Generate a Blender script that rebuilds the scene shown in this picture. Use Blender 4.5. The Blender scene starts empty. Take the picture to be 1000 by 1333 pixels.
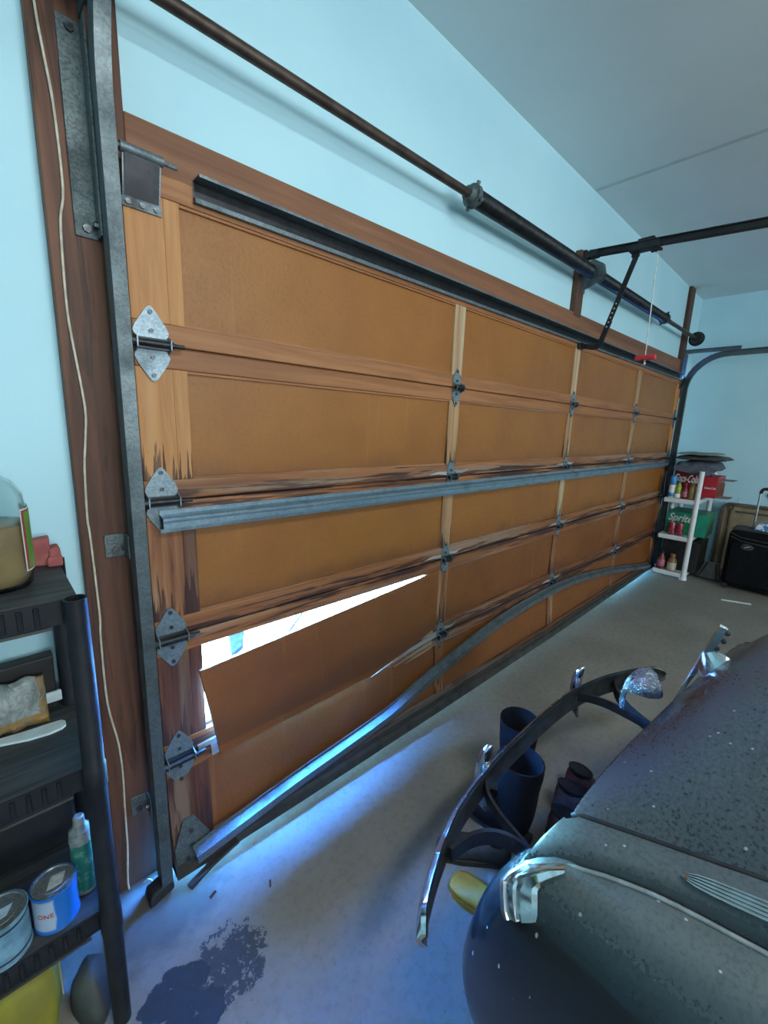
import bpy, bmesh, math, random
from mathutils import Vector, Matrix
from mathutils.bvhtree import BVHTree
random.seed(7)
sc = bpy.context.scene
COL = sc.collection
PI = math.pi

# ------------------------------------------------------------------ camera
cam_d = bpy.data.cameras.new('camera')
cam = bpy.data.objects.new('camera', cam_d)
COL.objects.link(cam)
YAW, PIT, ROL = 0.7593, -0.1992, 0.0371
F_PX = 553.33
fwd = Vector((math.sin(YAW) * math.cos(PIT), math.cos(YAW) * math.cos(PIT), math.sin(PIT)))
r0 = Vector((math.cos(YAW), -math.sin(YAW), 0.0))
u0 = r0.cross(fwd)
rt = r0 * math.cos(ROL) + u0 * math.sin(ROL)
up = -r0 * math.sin(ROL) + u0 * math.cos(ROL)
mw = Matrix((rt, up, -fwd)).transposed().to_4x4()
mw.translation = Vector((-0.3718, -1.2204, 1.4055))
cam.matrix_world = mw
cam_d.sensor_fit = 'HORIZONTAL'
cam_d.sensor_width = 36.0
cam_d.lens = 36.0 * F_PX / 1000.0
cam_d.clip_start = 0.02
cam_d.clip_end = 300
sc.camera = cam

# ------------------------------------------------------------------ world, sun, large lights, exposure
SKY_STRENGTH = 125.0
SUN_STRENGTH = 30.0
WINDOW_POWER = 208.0
LAMP_POWER = 34.0
w = bpy.data.worlds.new('sky')
sc.world = w
w.use_nodes = True
wn = w.node_tree
wn.nodes.clear()
sky = wn.nodes.new('ShaderNodeTexSky')
sky.sky_type = 'NISHITA'
sky.sun_disc = False
sky.sun_elevation = math.radians(58)
sky.sun_rotation = math.radians(-80)
sky.air_density = 1.2
sky.dust_density = 0.2
sky.ozone_density = 3.0
bg = wn.nodes.new('ShaderNodeBackground')
bg.inputs['Strength'].default_value = SKY_STRENGTH
wo = wn.nodes.new('ShaderNodeOutputWorld')
tint = wn.nodes.new('ShaderNodeMix')
tint.data_type = 'RGBA'
tint.blend_type = 'MULTIPLY'
tint.inputs[0].default_value = 1.0
tint.inputs[7].default_value = (0.20, 0.64, 1.30, 1.0)
wn.links.new(sky.outputs[0], tint.inputs[6])
wn.links.new(tint.outputs[2], bg.inputs[0])
wn.links.new(bg.outputs[0], wo.inputs[0])

def add_light(name, kind, loc, direction, energy, color=(1, 1, 1), size=None, angle=None):
    d = bpy.data.lights.new(name, kind)
    d.energy = energy
    d.color = color
    if kind == 'AREA':
        d.shape = 'RECTANGLE'
        d.size, d.size_y = size
    if kind == 'SUN':
        d.angle = angle
    o = bpy.data.objects.new(name, d)
    COL.objects.link(o)
    o.location = loc
    o.rotation_euler = Vector(direction).to_track_quat('-Z', 'Y').to_euler()
    return o

add_light('sun', 'SUN', (0, 3, 6), (-0.55, -0.06, -0.83), SUN_STRENGTH, (1.0, 0.95, 0.86), angle=0.01)
# daylight through the wide window in the rear wall of the garage
add_light('window_daylight', 'AREA', (0.9, -6.10, 1.65), (0.05, 1, 0.06), WINDOW_POWER, (0.93, 0.98, 1.0), size=(3.4, 1.5))

vs = sc.view_settings
vs.view_transform = 'Standard'
vs.look = 'None'
vs.exposure = 0.0
vs.gamma = 1.0
vs.use_curve_mapping = False

# ------------------------------------------------------------------ mesh helpers
WL = {}

def mesh_from(bm, name):
    bm.normal_update()
    me = bpy.data.meshes.new(name)
    bm.to_mesh(me)
    bm.free()
    return me

def setp(o, label=None, cat=None, group=None, kind=None):
    if label: o['label'] = label
    if cat: o['category'] = cat
    if group: o['group'] = group
    if kind: o['kind'] = kind
    return o

def thing(name, loc, label, cat, group=None):
    o = bpy.data.objects.new(name, None)
    o.empty_display_size = 0.05
    COL.objects.link(o)
    o.location = loc
    WL[o] = Vector(loc)
    return setp(o, label, cat, group)

def mk(name, bm, mat, parent=None, label=None, cat=None, group=None, kind=None, smooth=False, bevel=0, origin=None):
    vs_ = bm.verts
    if origin is None:
        lo = Vector((min(v.co.x for v in vs_), min(v.co.y for v in vs_), min(v.co.z for v in vs_)))
        hi = Vector((max(v.co.x for v in vs_), max(v.co.y for v in vs_), max(v.co.z for v in vs_)))
        c = (lo + hi) / 2
    else:
        c = Vector(origin)
    bmesh.ops.translate(bm, verts=bm.verts[:], vec=-c)
    bmesh.ops.recalc_face_normals(bm, faces=bm.faces[:])
    me = mesh_from(bm, name)
    me.materials.append(mat)
    if smooth:
        me.polygons.foreach_set('use_smooth', [True] * len(me.polygons))
        if smooth != 'all':
            try:
                me.set_sharp_from_angle(angle=math.radians(35))
            except Exception:
                pass
    o = bpy.data.objects.new(name, me)
    COL.objects.link(o)
    WL[o] = c
    if parent:
        o.parent = parent
        o.location = c - WL[parent]
    else:
        o.location = c
    if bevel:
        m = o.modifiers.new('bevel', 'BEVEL')
        m.width = bevel
        m.segments = 2
        m.limit_method = 'ANGLE'
        m.angle_limit = math.radians(40)
    return setp(o, label, cat, group, kind)

def copy_tree(o, parent=None, loc=None):
    c = o.copy()
    COL.objects.link(c)
    c.parent = parent
    if loc is not None:
        c.location = Vector(loc) - (WL[parent] if parent else Vector((0, 0, 0)))
        WL[c] = Vector(loc)
    for ch in list(o.children):
        copy_tree(ch, c)
    return c

def new():
    return bmesh.new()

def box(bm, a, b):
    x0, y0, z0 = a
    x1, y1, z1 = b
    v = [bm.verts.new(p) for p in ((x0, y0, z0), (x1, y0, z0), (x1, y1, z0), (x0, y1, z0), (x0, y0, z1), (x1, y0, z1), (x1, y1, z1), (x0, y1, z1))]
    for f in ((0, 3, 2, 1), (4, 5, 6, 7), (0, 1, 5, 4), (1, 2, 6, 5), (2, 3, 7, 6), (3, 0, 4, 7)):
        bm.faces.new([v[i] for i in f])
    return v

def mbox(a, b):
    bm = new()
    box(bm, a, b)
    return bm

def loft(bm, rings, closed=True, cap=True):
    R = [[bm.verts.new(p) for p in r] for r in rings]
    n = len(R[0])
    for i in range(len(R) - 1):
        for j in range(n if closed else n - 1):
            k = (j + 1) % n
            bm.faces.new((R[i][j], R[i][k], R[i + 1][k], R[i + 1][j]))
    if cap and closed:
        bm.faces.new(R[0][::-1])
        bm.faces.new(R[-1])
    return R

def frames(path):
    P = [Vector(p) for p in path]
    T = []
    for i in range(len(P)):
        a = P[max(i - 1, 0)]
        b = P[min(i + 1, len(P) - 1)]
        T.append((b - a).normalized())
    return P, T

def sweep(bm, path, section, upv=(0, 0, 1), cap=True, closed=True, scales=None):
    """section: list of (a, b): a along side = T x up, b along up."""
    P, T = frames(path)
    rings = []
    for i, (p, t) in enumerate(zip(P, T)):
        u = Vector(upv)
        s = t.cross(u)
        if s.length < 1e-4:
            s = t.cross(Vector((0, 1, 0)))
        s.normalize()
        u = s.cross(t).normalized()
        k = scales[i] if scales else 1.0
        rings.append([p + s * a * k + u * b * k for a, b in section])
    return loft(bm, rings, closed, cap)

def circ(r, n=10):
    return [(r * math.cos(2 * PI * k / n), r * math.sin(2 * PI * k / n)) for k in range(n)]

def tube(bm, path, r, n=10, upv=(0, 0, 1), scales=None):
    return sweep(bm, path, circ(r, n), upv, scales=scales)

def cyl(bm, a, b, r, n=16, r2=None):
    a = Vector(a); b = Vector(b)
    t = (b - a).normalized()
    s = t.orthogonal().normalized()
    u = t.cross(s)
    rings = []
    for p, rr in ((a, r), (b, r if r2 is None else r2)):
        rings.append([p + (s * math.cos(2 * PI * k / n) + u * math.sin(2 * PI * k / n)) * rr for k in range(n)])
    loft(bm, rings)

def lathe(bm, prof, c, n=28, axis='Z', cap=True):
    rings = []
    for r, h in prof:
        ring = []
        for k in range(n):
            a = 2 * PI * k / n
            if axis == 'Z':
                ring.append((c[0] + r * math.cos(a), c[1] + r * math.sin(a), c[2] + h))
            elif axis == 'X':
                ring.append((c[0] + h, c[1] + r * math.cos(a), c[2] + r * math.sin(a)))
            else:
                ring.append((c[0] + r * math.cos(a), c[1] + h, c[2] + r * math.sin(a)))
        rings.append(ring)
    loft(bm, rings, True, cap)

def prism(bm, poly, axis, a, b):
    """poly of 2D points, extruded along axis from a to b."""
    def P(p, h):
        if axis == 'Y': return (p[0], h, p[1])
        if axis == 'X': return (h, p[0], p[1])
        return (p[0], p[1], h)
    A = [bm.verts.new(P(p, a)) for p in poly]
    B = [bm.verts.new(P(p, b)) for p in poly]
    n = len(poly)
    bm.faces.new(A[::-1])
    bm.faces.new(B)
    for i in range(n):
        j = (i + 1) % n
        bm.faces.new((A[i], A[j], B[j], B[i]))

def interp(tab, x):
    if x <= tab[0][0]: return tab[0][1]
    for (a, va), (b, vb) in zip(tab, tab[1:]):
        if x <= b:
            return va + (vb - va) * (x - a) / (b - a)
    return tab[-1][1]

def cr(points, n=6):
    """catmull-rom resample"""
    P = [Vector(p) for p in points]
    out = []
    for i in range(len(P) - 1):
        p0 = P[max(i - 1, 0)]; p1 = P[i]; p2 = P[i + 1]; p3 = P[min(i + 2, len(P) - 1)]
        for k in range(n):
            t = k / n
            out.append(0.5 * ((2 * p1) + (-p0 + p2) * t + (2 * p0 - 5 * p1 + 4 * p2 - p3) * t * t + (-p0 + 3 * p1 - 3 * p2 + p3) * t ** 3))
    out.append(P[-1])
    return out

def text_mesh(txt, size, depth=0.0008, shear=0.0, sx=1.0, bold=0.0):
    cu = bpy.data.curves.new('lettering', 'FONT')
    cu.body = txt
    cu.size = size
    cu.shear = shear
    cu.extrude = depth
    cu.offset = bold
    cu.align_x = 'CENTER'
    cu.align_y = 'CENTER'
    o = bpy.data.objects.new('lettering', cu)
    COL.objects.link(o)
    bpy.context.view_layer.update()
    me = bpy.data.meshes.new_from_object(o.evaluated_get(bpy.context.evaluated_depsgraph_get()))
    bm = new()
    bm.from_mesh(me)
    bpy.data.objects.remove(o)
    bmesh.ops.scale(bm, verts=bm.verts[:], vec=(sx, 1, 1))
    return bm

def place_text(bm, mtx):
    bmesh.ops.transform(bm, verts=bm.verts[:], matrix=mtx)
    return bm

def basis(o, x, y, z):
    m = Matrix((Vector(x), Vector(y), Vector(z))).transposed().to_4x4()
    m.translation = Vector(o)
    return m

# ------------------------------------------------------------------ material helpers
class G:
    def __init__(s, name):
        s.m = bpy.data.materials.new(name)
        s.m.use_nodes = True
        s.t = s.m.node_tree
        s.t.nodes.clear()
        s.out = s.t.nodes.new('ShaderNodeOutputMaterial')
        s.b = s.t.nodes.new('ShaderNodeBsdfPrincipled')
        s.t.links.new(s.b.outputs[0], s.out.inputs[0])
        s.tc = s.t.nodes.new('ShaderNodeTexCoord')
        s.geo = s.t.nodes.new('ShaderNodeNewGeometry')
        s.obj = s.tc.outputs['Object']
        s.pos = s.geo.outputs['Position']
    def put(s, inp, v):
        if hasattr(v, 'is_output'):
            s.t.links.new(v, inp)
        elif isinstance(v, (tuple, list)) and len(v) == 3 and inp.type == 'RGBA':
            inp.default_value = (*v, 1)
        else:
            inp.default_value = v
    def set(s, **k):
        for a, v in k.items():
            s.put(s.b.inputs[a.replace('_', ' ')], v)
    def mapping(s, vec, scale=(1, 1, 1), loc=(0, 0, 0), rot=(0, 0, 0)):
        n = s.t.nodes.new('ShaderNodeMapping')
        s.t.links.new(vec, n.inputs[0])
        n.inputs['Scale'].default_value = scale
        n.inputs['Location'].default_value = loc
        n.inputs['Rotation'].default_value = rot
        return n.outputs[0]
    def noise(s, vec, scale=5, detail=4, rough=0.55, dist=0.0, sc3=None):
        if sc3: vec = s.mapping(vec, sc3)
        n = s.t.nodes.new('ShaderNodeTexNoise')
        s.t.links.new(vec, n.inputs['Vector'])
        n.inputs['Scale'].default_value = scale
        n.inputs['Detail'].default_value = detail
        n.inputs['Roughness'].default_value = rough
        n.inputs['Distortion'].default_value = dist
        return n.outputs['Fac']
    def voro(s, vec, scale=20, feature='F1', out='Distance', rnd=1.0):
        n = s.t.nodes.new('ShaderNodeTexVoronoi')
        n.feature = feature
        s.t.links.new(vec, n.inputs['Vector'])
        n.inputs['Scale'].default_value = scale
        n.inputs['Randomness'].default_value = rnd
        return n.outputs[out]
    def ramp(s, fac, a, b, c0=0.0, c1=1.0):
        n = s.t.nodes.new('ShaderNodeMapRange')
        n.interpolation_type = 'SMOOTHSTEP'
        s.put(n.inputs['Value'], fac)
        s.put(n.inputs['From Min'], a)
        s.put(n.inputs['From Max'], b)
        n.inputs['To Min'].default_value = c0
        n.inputs['To Max'].default_value = c1
        return n.outputs[0]
    def mix(s, fac, a, b):
        n = s.t.nodes.new('ShaderNodeMix')
        n.data_type = 'RGBA'
        s.put(n.inputs[0], fac)
        s.put(n.inputs[6], a)
        s.put(n.inputs[7], b)
        return n.outputs[2]
    def math(s, op, a, b=0.0, c=0.0):
        n = s.t.nodes.new('ShaderNodeMath')
        n.operation = op
        s.put(n.inputs[0], a)
        s.put(n.inputs[1], b)
        s.put(n.inputs[2], c)
        return n.outputs[0]
    def sep(s, vec):
        n = s.t.nodes.new('ShaderNodeSeparateXYZ')
        s.t.links.new(vec, n.inputs[0])
        return n.outputs
    def rand(s):
        n = s.t.nodes.new('ShaderNodeObjectInfo')
        return n.outputs['Random']
    def bump(s, h, strength=0.3, dist=0.01):
        n = s.t.nodes.new('ShaderNodeBump')
        n.inputs['Strength'].default_value = strength
        n.inputs['Distance'].default_value = dist
        s.t.links.new(h, n.inputs['Height'])
        s.t.links.new(n.outputs[0], s.b.inputs['Normal'])

def simple(name, c1, c2=None, rough=0.6, metal=0.0, scale=12, bump=0.1, coat=0.0, detail=4, spread=(0.35, 0.65), spec=None):
    g = G(name)
    c2 = c2 or tuple(x * 0.72 for x in c1)
    n = g.noise(g.obj, scale, detail)
    g.set(Base_Color=g.mix(g.ramp(n, *spread), c1, c2), Roughness=rough, Metallic=metal)
    if spec is not None: g.set(Specular_IOR_Level=spec)
    if coat: g.set(Coat_Weight=coat)
    if bump: g.bump(n, bump, 0.004)
    return g.m

def wood(name, c1, c2, axis='X', rough=0.6, stain=0.0, dark=(0.040, 0.014, 0.011), pale=None, fine=1.0, jamb=False):
    g = G(name)
    sc3 = {'X': (2.2, 45, 45), 'Z': (45, 45, 2.2), 'Y': (45, 2.2, 45)}[axis]
    sc3 = tuple(v * fine for v in sc3)
    off = g.rand()
    v = g.t.nodes.new('ShaderNodeVectorMath')
    v.operation = 'ADD'
    g.t.links.new(g.obj, v.inputs[0])
    comb = g.t.nodes.new('ShaderNodeCombineXYZ')
    for i in range(3):
        g.put(comb.inputs[i], g.math('MULTIPLY', off, 7.3 + i * 3))
    g.t.links.new(comb.outputs[0], v.inputs[1])
    vec = v.outputs[0]
    grain = g.noise(vec, 1.0, 5, 0.6, 0.6, sc3)
    broad = g.noise(vec, 1.0, 3, 0.5, 1.2, tuple(x * 0.22 for x in sc3))
    col = g.mix(g.ramp(grain, 0.3, 0.7), c1, c2)
    col = g.mix(g.ramp(broad, 0.45, 0.75, 0, 0.55), col, tuple(x * 0.6 for x in c2))
    if pale:
        pn = g.noise(vec, 1.0, 3, 0.5, 0.3, tuple(x * 0.3 for x in sc3))
        col = g.mix(g.ramp(pn, 0.5, 0.64, 0, 0.75), col, pale)
    if stain:
        X, Y, Z = g.sep(g.pos)
        hs = (2.6, 2.6, 55) if axis == 'X' else (70, 70, 3)
        sn = g.noise(g.mapping(g.pos, hs), 1.0, 4, 0.6, 0.4)
        if axis == 'X':
            d = g.math('PINGPONG', Z, 0.198)
            lim = g.math('MULTIPLY', g.math('SUBTRACT', sn, 0.455 - 0.05 * stain), 0.22)
            m = g.ramp(g.math('SUBTRACT', lim, d), -0.006, 0.012)
        else:
            d = g.math('MODULO', Z, 0.396)
            lim = g.math('MULTIPLY', g.math('SUBTRACT', sn, 0.425 - 0.05 * stain), 0.70)
            m = g.ramp(g.math('SUBTRACT', lim, d), -0.01, 0.02)
        m2 = g.ramp(g.noise(g.mapping(g.pos, tuple(h * 0.6 for h in hs)), 1.0, 4, 0.6), 0.565, 0.64, 0, min(1, stain) * 0.85)
        z_low = g.ramp(Z, 1.42, 1.34)
        m = g.math('MULTIPLY', m, z_low)
        m2 = g.math('MULTIPLY', m2, g.ramp(Z, 1.30, 0.95))
        col = g.mix(g.math('MULTIPLY', g.math('MAXIMUM', m, m2), g.ramp(grain, 0.25, 0.6, 0.72, 1.0)), col, dark)
    if jamb:
        X, Y, Z = g.sep(g.pos)
        dn = g.noise(g.pos, 3.0, 4)
        st = g.noise(g.mapping(g.pos, (22, 22, 1.6)), 1.0, 5, 0.65, 1.8)
        col = g.mix(g.ramp(st, 0.50, 0.68, 0, 0.75), col, (0.028, 0.010, 0.006))
        kn = g.voro(g.mapping(g.pos, (6.0, 6.0, 2.6)), 1.0)
        col = g.mix(g.ramp(kn, 0.16, 0.09, 0, 0.8), col, (0.032, 0.012, 0.007))
        col = g.mix(g.ramp(g.math('ADD', Z, g.math('MULTIPLY', dn, 0.6)), 0.75, 0.2, 0, 0.7), col, (0.035, 0.030, 0.026))
    g.set(Base_Color=col, Roughness=rough)
    g.bump(grain, 0.25, 0.002)
    return g.m

def galv(name, c1, c2, rough=0.45, metal=0.7, rust=0.0):
    g = G(name)
    vr = g.voro(g.obj, 240, out='Color')
    s = g.sep(vr)[0]
    n = g.noise(g.obj, 9, 5)
    col = g.mix(s, c1, c2)
    col = g.mix(g.ramp(n, 0.5, 0.75, 0, 0.6), col, tuple(x * 0.45 for x in c2))
    if rust:
        rn = g.noise(g.obj, 23, 6, 0.7)
        col = g.mix(g.ramp(rn, 0.62 - 0.15 * rust, 0.74, 0, 0.8), col, (0.06, 0.03, 0.018))
    g.set(Base_Color=col, Roughness=g.ramp(n, 0.3, 0.7, rough - 0.1, rough + 0.15), Metallic=metal)
    g.bump(n, 0.12, 0.003)
    return g.m

MAT = {}
def build_materials():
    # walls
    g = G('pale_blue_paint')
    n = g.noise(g.pos, 2.0, 5)
    fine = g.noise(g.pos, 160, 3)
    col = g.mix(g.ramp(n, 0.35, 0.7), (0.47, 0.745, 0.83), (0.43, 0.705, 0.80))
    sp = g.voro(g.pos, 9)
    col = g.mix(g.ramp(sp, 0.035, 0.02, 0, 0.35), col, (0.25, 0.30, 0.32))
    g.set(Base_Color=col, Roughness=0.75)
    g.bump(fine, 0.10, 0.002)
    MAT['wall'] = g.m
    g = G('ceiling_paint')
    n = g.noise(g.pos, 1.6, 5)
    g.set(Base_Color=g.mix(g.ramp(n, 0.3, 0.7), (0.64, 0.745, 0.775), (0.60, 0.70, 0.735)), Roughness=0.8)
    g.bump(g.noise(g.pos, 120, 3), 0.10, 0.002)
    MAT['ceiling'] = g.m
    MAT['joint'] = simple('ceiling_tape', (0.50, 0.585, 0.61), (0.44, 0.52, 0.545), 0.8)
    # floor
    g = G('worn_concrete')
    n = g.noise(g.pos, 1.7, 6, 0.6)
    f = g.noise(g.pos, 38, 6, 0.7)
    col = g.mix(g.ramp(n, 0.3, 0.7), (0.255, 0.236, 0.202), (0.19, 0.175, 0.150))
    col = g.mix(g.ramp(f, 0.45, 0.75, 0, 0.45), col, (0.115, 0.11, 0.10))
    # spilled dark sealer patch with ragged outline
    X, Y, Z = g.sep(g.pos)
    def blob(cx, cy, rx, ry):
        dx = g.math('DIVIDE', g.math('SUBTRACT', X, cx), rx)
        dy = g.math('DIVIDE', g.math('SUBTRACT', Y, cy), ry)
        return g.math('ADD', g.math('MULTIPLY', dx, dx), g.math('MULTIPLY', dy, dy))
    ed = g.math('MULTIPLY', g.math('SUBTRACT', g.noise(g.pos, 18, 6, 0.65), 0.5), 2.2)
    ed2 = g.math('MULTIPLY', g.math('SUBTRACT', g.noise(g.pos, 30, 6, 0.75), 0.47), 7.0)
    s1 = g.ramp(g.math('ADD', blob(-0.165, -0.312, 0.078, 0.052), ed), 1.04, 0.92)
    s2 = g.ramp(g.math('ADD', blob(-0.150, -0.385, 0.075, 0.055), ed), 1.04, 0.92)
    s3 = g.ramp(g.math('ADD', blob(-0.035, -0.345, 0.095, 0.085), ed2), 1.06, 0.85)
    st = g.math('MAXIMUM', g.math('MAXIMUM', s1, s2), g.math('MULTIPLY', s3, 0.9))
    col = g.mix(g.math('MULTIPLY', st, g.ramp(f, 0.72, 0.62)), col, (0.022, 0.028, 0.040))
    # grime strip along the door sill and the wall corner
    gr = g.ramp(g.math('ADD', g.math('ADD', Y, g.math('MULTIPLY', g.noise(g.pos, 9, 5), 0.12)), 0.0), -0.01, 0.06, 0, 0.7)
    col = g.mix(gr, col, (0.075, 0.068, 0.058))
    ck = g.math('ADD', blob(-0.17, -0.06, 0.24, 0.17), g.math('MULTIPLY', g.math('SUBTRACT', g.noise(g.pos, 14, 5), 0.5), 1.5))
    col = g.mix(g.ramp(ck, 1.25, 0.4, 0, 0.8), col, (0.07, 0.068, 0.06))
    sp = g.voro(g.pos, 26)
    col = g.mix(g.ramp(sp, 0.07, 0.045, 0, 0.5), col, (0.06, 0.06, 0.06))
    g.set(Base_Color=col, Roughness=g.ramp(f, 0.2, 0.8, 0.50, 0.75))
    g.bump(f, 0.10, 0.003)
    MAT['floor'] = g.m
    MAT['concrete'] = simple('stem_concrete', (0.20, 0.20, 0.18), (0.11, 0.11, 0.10), 0.9, 0, 14, 0.5)
    MAT['drive'] = simple('driveway_concrete', (0.62, 0.60, 0.56), (0.52, 0.50, 0.47), 0.9, 0, 3, 0.3)
    # door
    def panel(name, c1, c2, c3):
        g = G(name)
        n = g.noise(g.pos, 2.2, 5, 0.6)
        f = g.noise(g.pos, 95, 5, 0.65)
        st = g.noise(g.mapping(g.pos, (26, 26, 1.3)), 1.0, 3)
        col = g.mix(g.ramp(n, 0.32, 0.70), c1, c2)
        col = g.mix(g.ramp(f, 0.52, 0.75, 0, 0.40), col, c3)
        col = g.mix(g.ramp(st, 0.62, 0.75, 0, 0.18), col, (0.42, 0.20, 0.075))
        X, Y, Z = g.sep(g.pos)
        d = g.math('MODULO', Z, 0.396)
        low = g.math('ADD', d, g.math('MULTIPLY', g.math('SUBTRACT', n, 0.5), 0.35))
        m = g.math('MULTIPLY', g.ramp(low, 0.13, 0.03, 0, 0.60), g.ramp(Z, 1.58, 1.50))
        col = g.mix(m, col, (0.10, 0.035, 0.015))
        g.set(Base_Color=col, Roughness=g.ramp(f, 0.3, 0.7, 0.42, 0.6))
        g.bump(f, 0.35, 0.0025)
        return g.m
    MAT['panel'] = panel('amber_hardboard', (0.300, 0.116, 0.018), (0.245, 0.088, 0.014), (0.15, 0.054, 0.011))
    MAT['panel_low'] = panel('russet_hardboard', (0.235, 0.080, 0.017), (0.175, 0.057, 0.012), (0.13, 0.042, 0.011))
    honey = (0.50, 0.235, 0.075); honey2 = (0.36, 0.150, 0.043)
    tan = (0.36, 0.155, 0.056); tan2 = (0.25, 0.092, 0.030)
    MAT['rail_top'] = wood('honey_rail', tan, tan2, 'X', stain=0.0)
    MAT['rail_mid'] = wood('stained_rail', (0.36, 0.15, 0.052), (0.21, 0.072, 0.024), 'X', stain=1.0, pale=(0.27, 0.20, 0.145))
    MAT['rail_rot'] = wood('rotted_bottom_rail', (0.16, 0.06, 0.022), (0.06, 0.022, 0.010), 'X', stain=3.0, pale=(0.14, 0.12, 0.10))
    MAT['rail_low'] = wood('rotted_rail', (0.29, 0.11, 0.036), (0.14, 0.045, 0.018), 'X', stain=2.0, pale=(0.25, 0.20, 0.16))
    MAT['stile_top'] = wood('honey_stile', honey, honey2, 'Z', stain=1.0, pale=(0.50, 0.27, 0.11))
    MAT['stile_pale'] = wood('pale_worn_stile', (0.44, 0.28, 0.14), (0.27, 0.13, 0.055), 'Z', stain=0.9, pale=(0.52, 0.42, 0.27))
    MAT['stile_mid'] = wood('worn_stile', (0.33, 0.15, 0.06), (0.16, 0.05, 0.02), 'Z', stain=1.2, pale=(0.42, 0.28, 0.16))
    MAT['stile_red'] = wood('water_stained_stile', (0.16, 0.05, 0.022), (0.07, 0.022, 0.012), 'Z', stain=1.2, pale=(0.22, 0.15, 0.10))
    MAT['jamb'] = wood('redwood_jamb', (0.160, 0.066, 0.035), (0.065, 0.025, 0.013), 'Z', 0.65, fine=0.45, jamb=True)
    MAT['header'] = wood('redwood_header', (0.255, 0.112, 0.052), (0.155, 0.062, 0.028), 'X', 0.65, fine=0.6)
    MAT['block'] = wood('brown_block', (0.13, 0.06, 0.036), (0.08, 0.035, 0.02), 'Z', 0.65, fine=0.8)
    MAT['splinter'] = wood('raw_splinter', (0.42, 0.30, 0.19), (0.26, 0.17, 0.10), 'X', 0.8)
    MAT['greywood'] = wood('weathered_grey_wood', (0.40, 0.40, 0.385), (0.20, 0.19, 0.18), 'X', 0.8)
    MAT['darkwood'] = wood('rotted_dark_strip', (0.05, 0.035, 0.028), (0.025, 0.018, 0.015), 'X', 0.8)
    # metals
    MAT['galv'] = galv('galvanised_steel', (0.33, 0.44, 0.49), (0.22, 0.31, 0.36), 0.42, 0.75)
    MAT['hinge'] = galv('galvanised_hinge', (0.25, 0.33, 0.37), (0.15, 0.205, 0.24), 0.42, 0.6)
    MAT['strut'] = galv('blue_grey_strut', (0.25, 0.36, 0.43), (0.18, 0.27, 0.33), 0.40, 0.65)
    MAT['strut_dull'] = galv('dulled_strut', (0.17, 0.215, 0.235), (0.11, 0.14, 0.16), 0.5, 0.55, 0.15)
    MAT['track'] = galv('track_steel', (0.120, 0.155, 0.165), (0.075, 0.100, 0.110), 0.45, 0.5)
    MAT['plate'] = galv('weathered_plate', (0.155, 0.195, 0.20), (0.075, 0.10, 0.105), 0.55, 0.5, 0.25)
    MAT['dark'] = simple('dark_steel', (0.030, 0.034, 0.038), (0.018, 0.02, 0.024), 0.42, 0.6, 30)
    MAT['spring'] = simple('oiled_spring', (0.020, 0.024, 0.027), (0.042, 0.045, 0.047), 0.38, 0.7, 25)
    MAT['shaft'] = simple('rusty_shaft', (0.085, 0.062, 0.05), (0.05, 0.035, 0.028), 0.5, 0.6, 20)
    MAT['bolt'] = simple('steel_bolt', (0.16, 0.18, 0.19), (0.07, 0.075, 0.08), 0.4, 0.9, 60)
    MAT['rubber'] = simple('grimy_rubber', (0.055, 0.052, 0.047), (0.032, 0.03, 0.027), 0.8, 0, 18, 0.3)
    MAT['red'] = simple('red_plastic', (0.62, 0.035, 0.045), (0.5, 0.025, 0.035), 0.4, 0, 30)
    MAT['cord'] = simple('white_cord', (0.72, 0.72, 0.70), (0.55, 0.55, 0.54), 0.8, 0, 60)
    MAT['wire'] = simple('cream_cable', (0.60, 0.56, 0.45), (0.45, 0.41, 0.32), 0.6, 0, 40)
    # car
    g = G('dusty_black_paint')
    n = g.noise(g.obj, 3.0, 5, 0.6)
    f = g.noise(g.obj, 170, 3, 0.6)
    X, Y, Z = g.sep(g.pos)
    nz = g.sep(g.geo.outputs['Normal'])[2]
    dust = g.math('MULTIPLY', g.ramp(nz, 0.28, 0.98), g.ramp(g.math('ADD', g.math('MULTIPLY', n, 0.45), g.math('MULTIPLY', f, 0.75)), 0.38, 0.74, 0.35, 1.0))
    col = g.mix(dust, (0.008, 0.011, 0.015), (0.080, 0.100, 0.104))
    sp = g.voro(g.mapping(g.obj, (48, 40, 16)), 1.0)
    blot = g.ramp(g.noise(g.obj, 9, 2), 0.46, 0.54)
    spm = g.math('MULTIPLY', g.ramp(sp, 0.105, 0.075), blot)
    col = g.mix(spm, col, (0.34, 0.40, 0.40))
    g.set(Base_Color=col, Roughness=g.ramp(dust, 0, 1, 0.16, 0.55), Coat_Weight=0.15, Coat_Roughness=0.14)
    g.bump(f, 0.05, 0.001)
    MAT['paint'] = g.m
    g = G('tarnished_chrome')
    n = g.noise(g.obj, 40, 5)
    g.set(Base_Color=g.mix(g.ramp(n, 0.4, 0.8), (0.72, 0.76, 0.78), (0.40, 0.42, 0.42)), Metallic=1.0, Roughness=g.ramp(n, 0.3, 0.8, 0.08, 0.3))
    MAT['chrome'] = g.m
    MAT['bumper_back'] = simple('bumper_inner_steel', (0.10, 0.105, 0.098), (0.06, 0.062, 0.058), 0.45, 0.7, 20)
    MAT['welt'] = simple('grey_welt', (0.30, 0.33, 0.34), (0.2, 0.22, 0.23), 0.45, 0.4, 40)
    MAT['iron'] = simple('black_iron', (0.014, 0.015, 0.018), (0.025, 0.026, 0.028), 0.6, 0.3, 20)
    MAT['tire'] = simple('tire_rubber', (0.02, 0.02, 0.02), None, 0.8)
    g = G('dark_glass')
    n = g.noise(g.obj, 4, 2)
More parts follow.
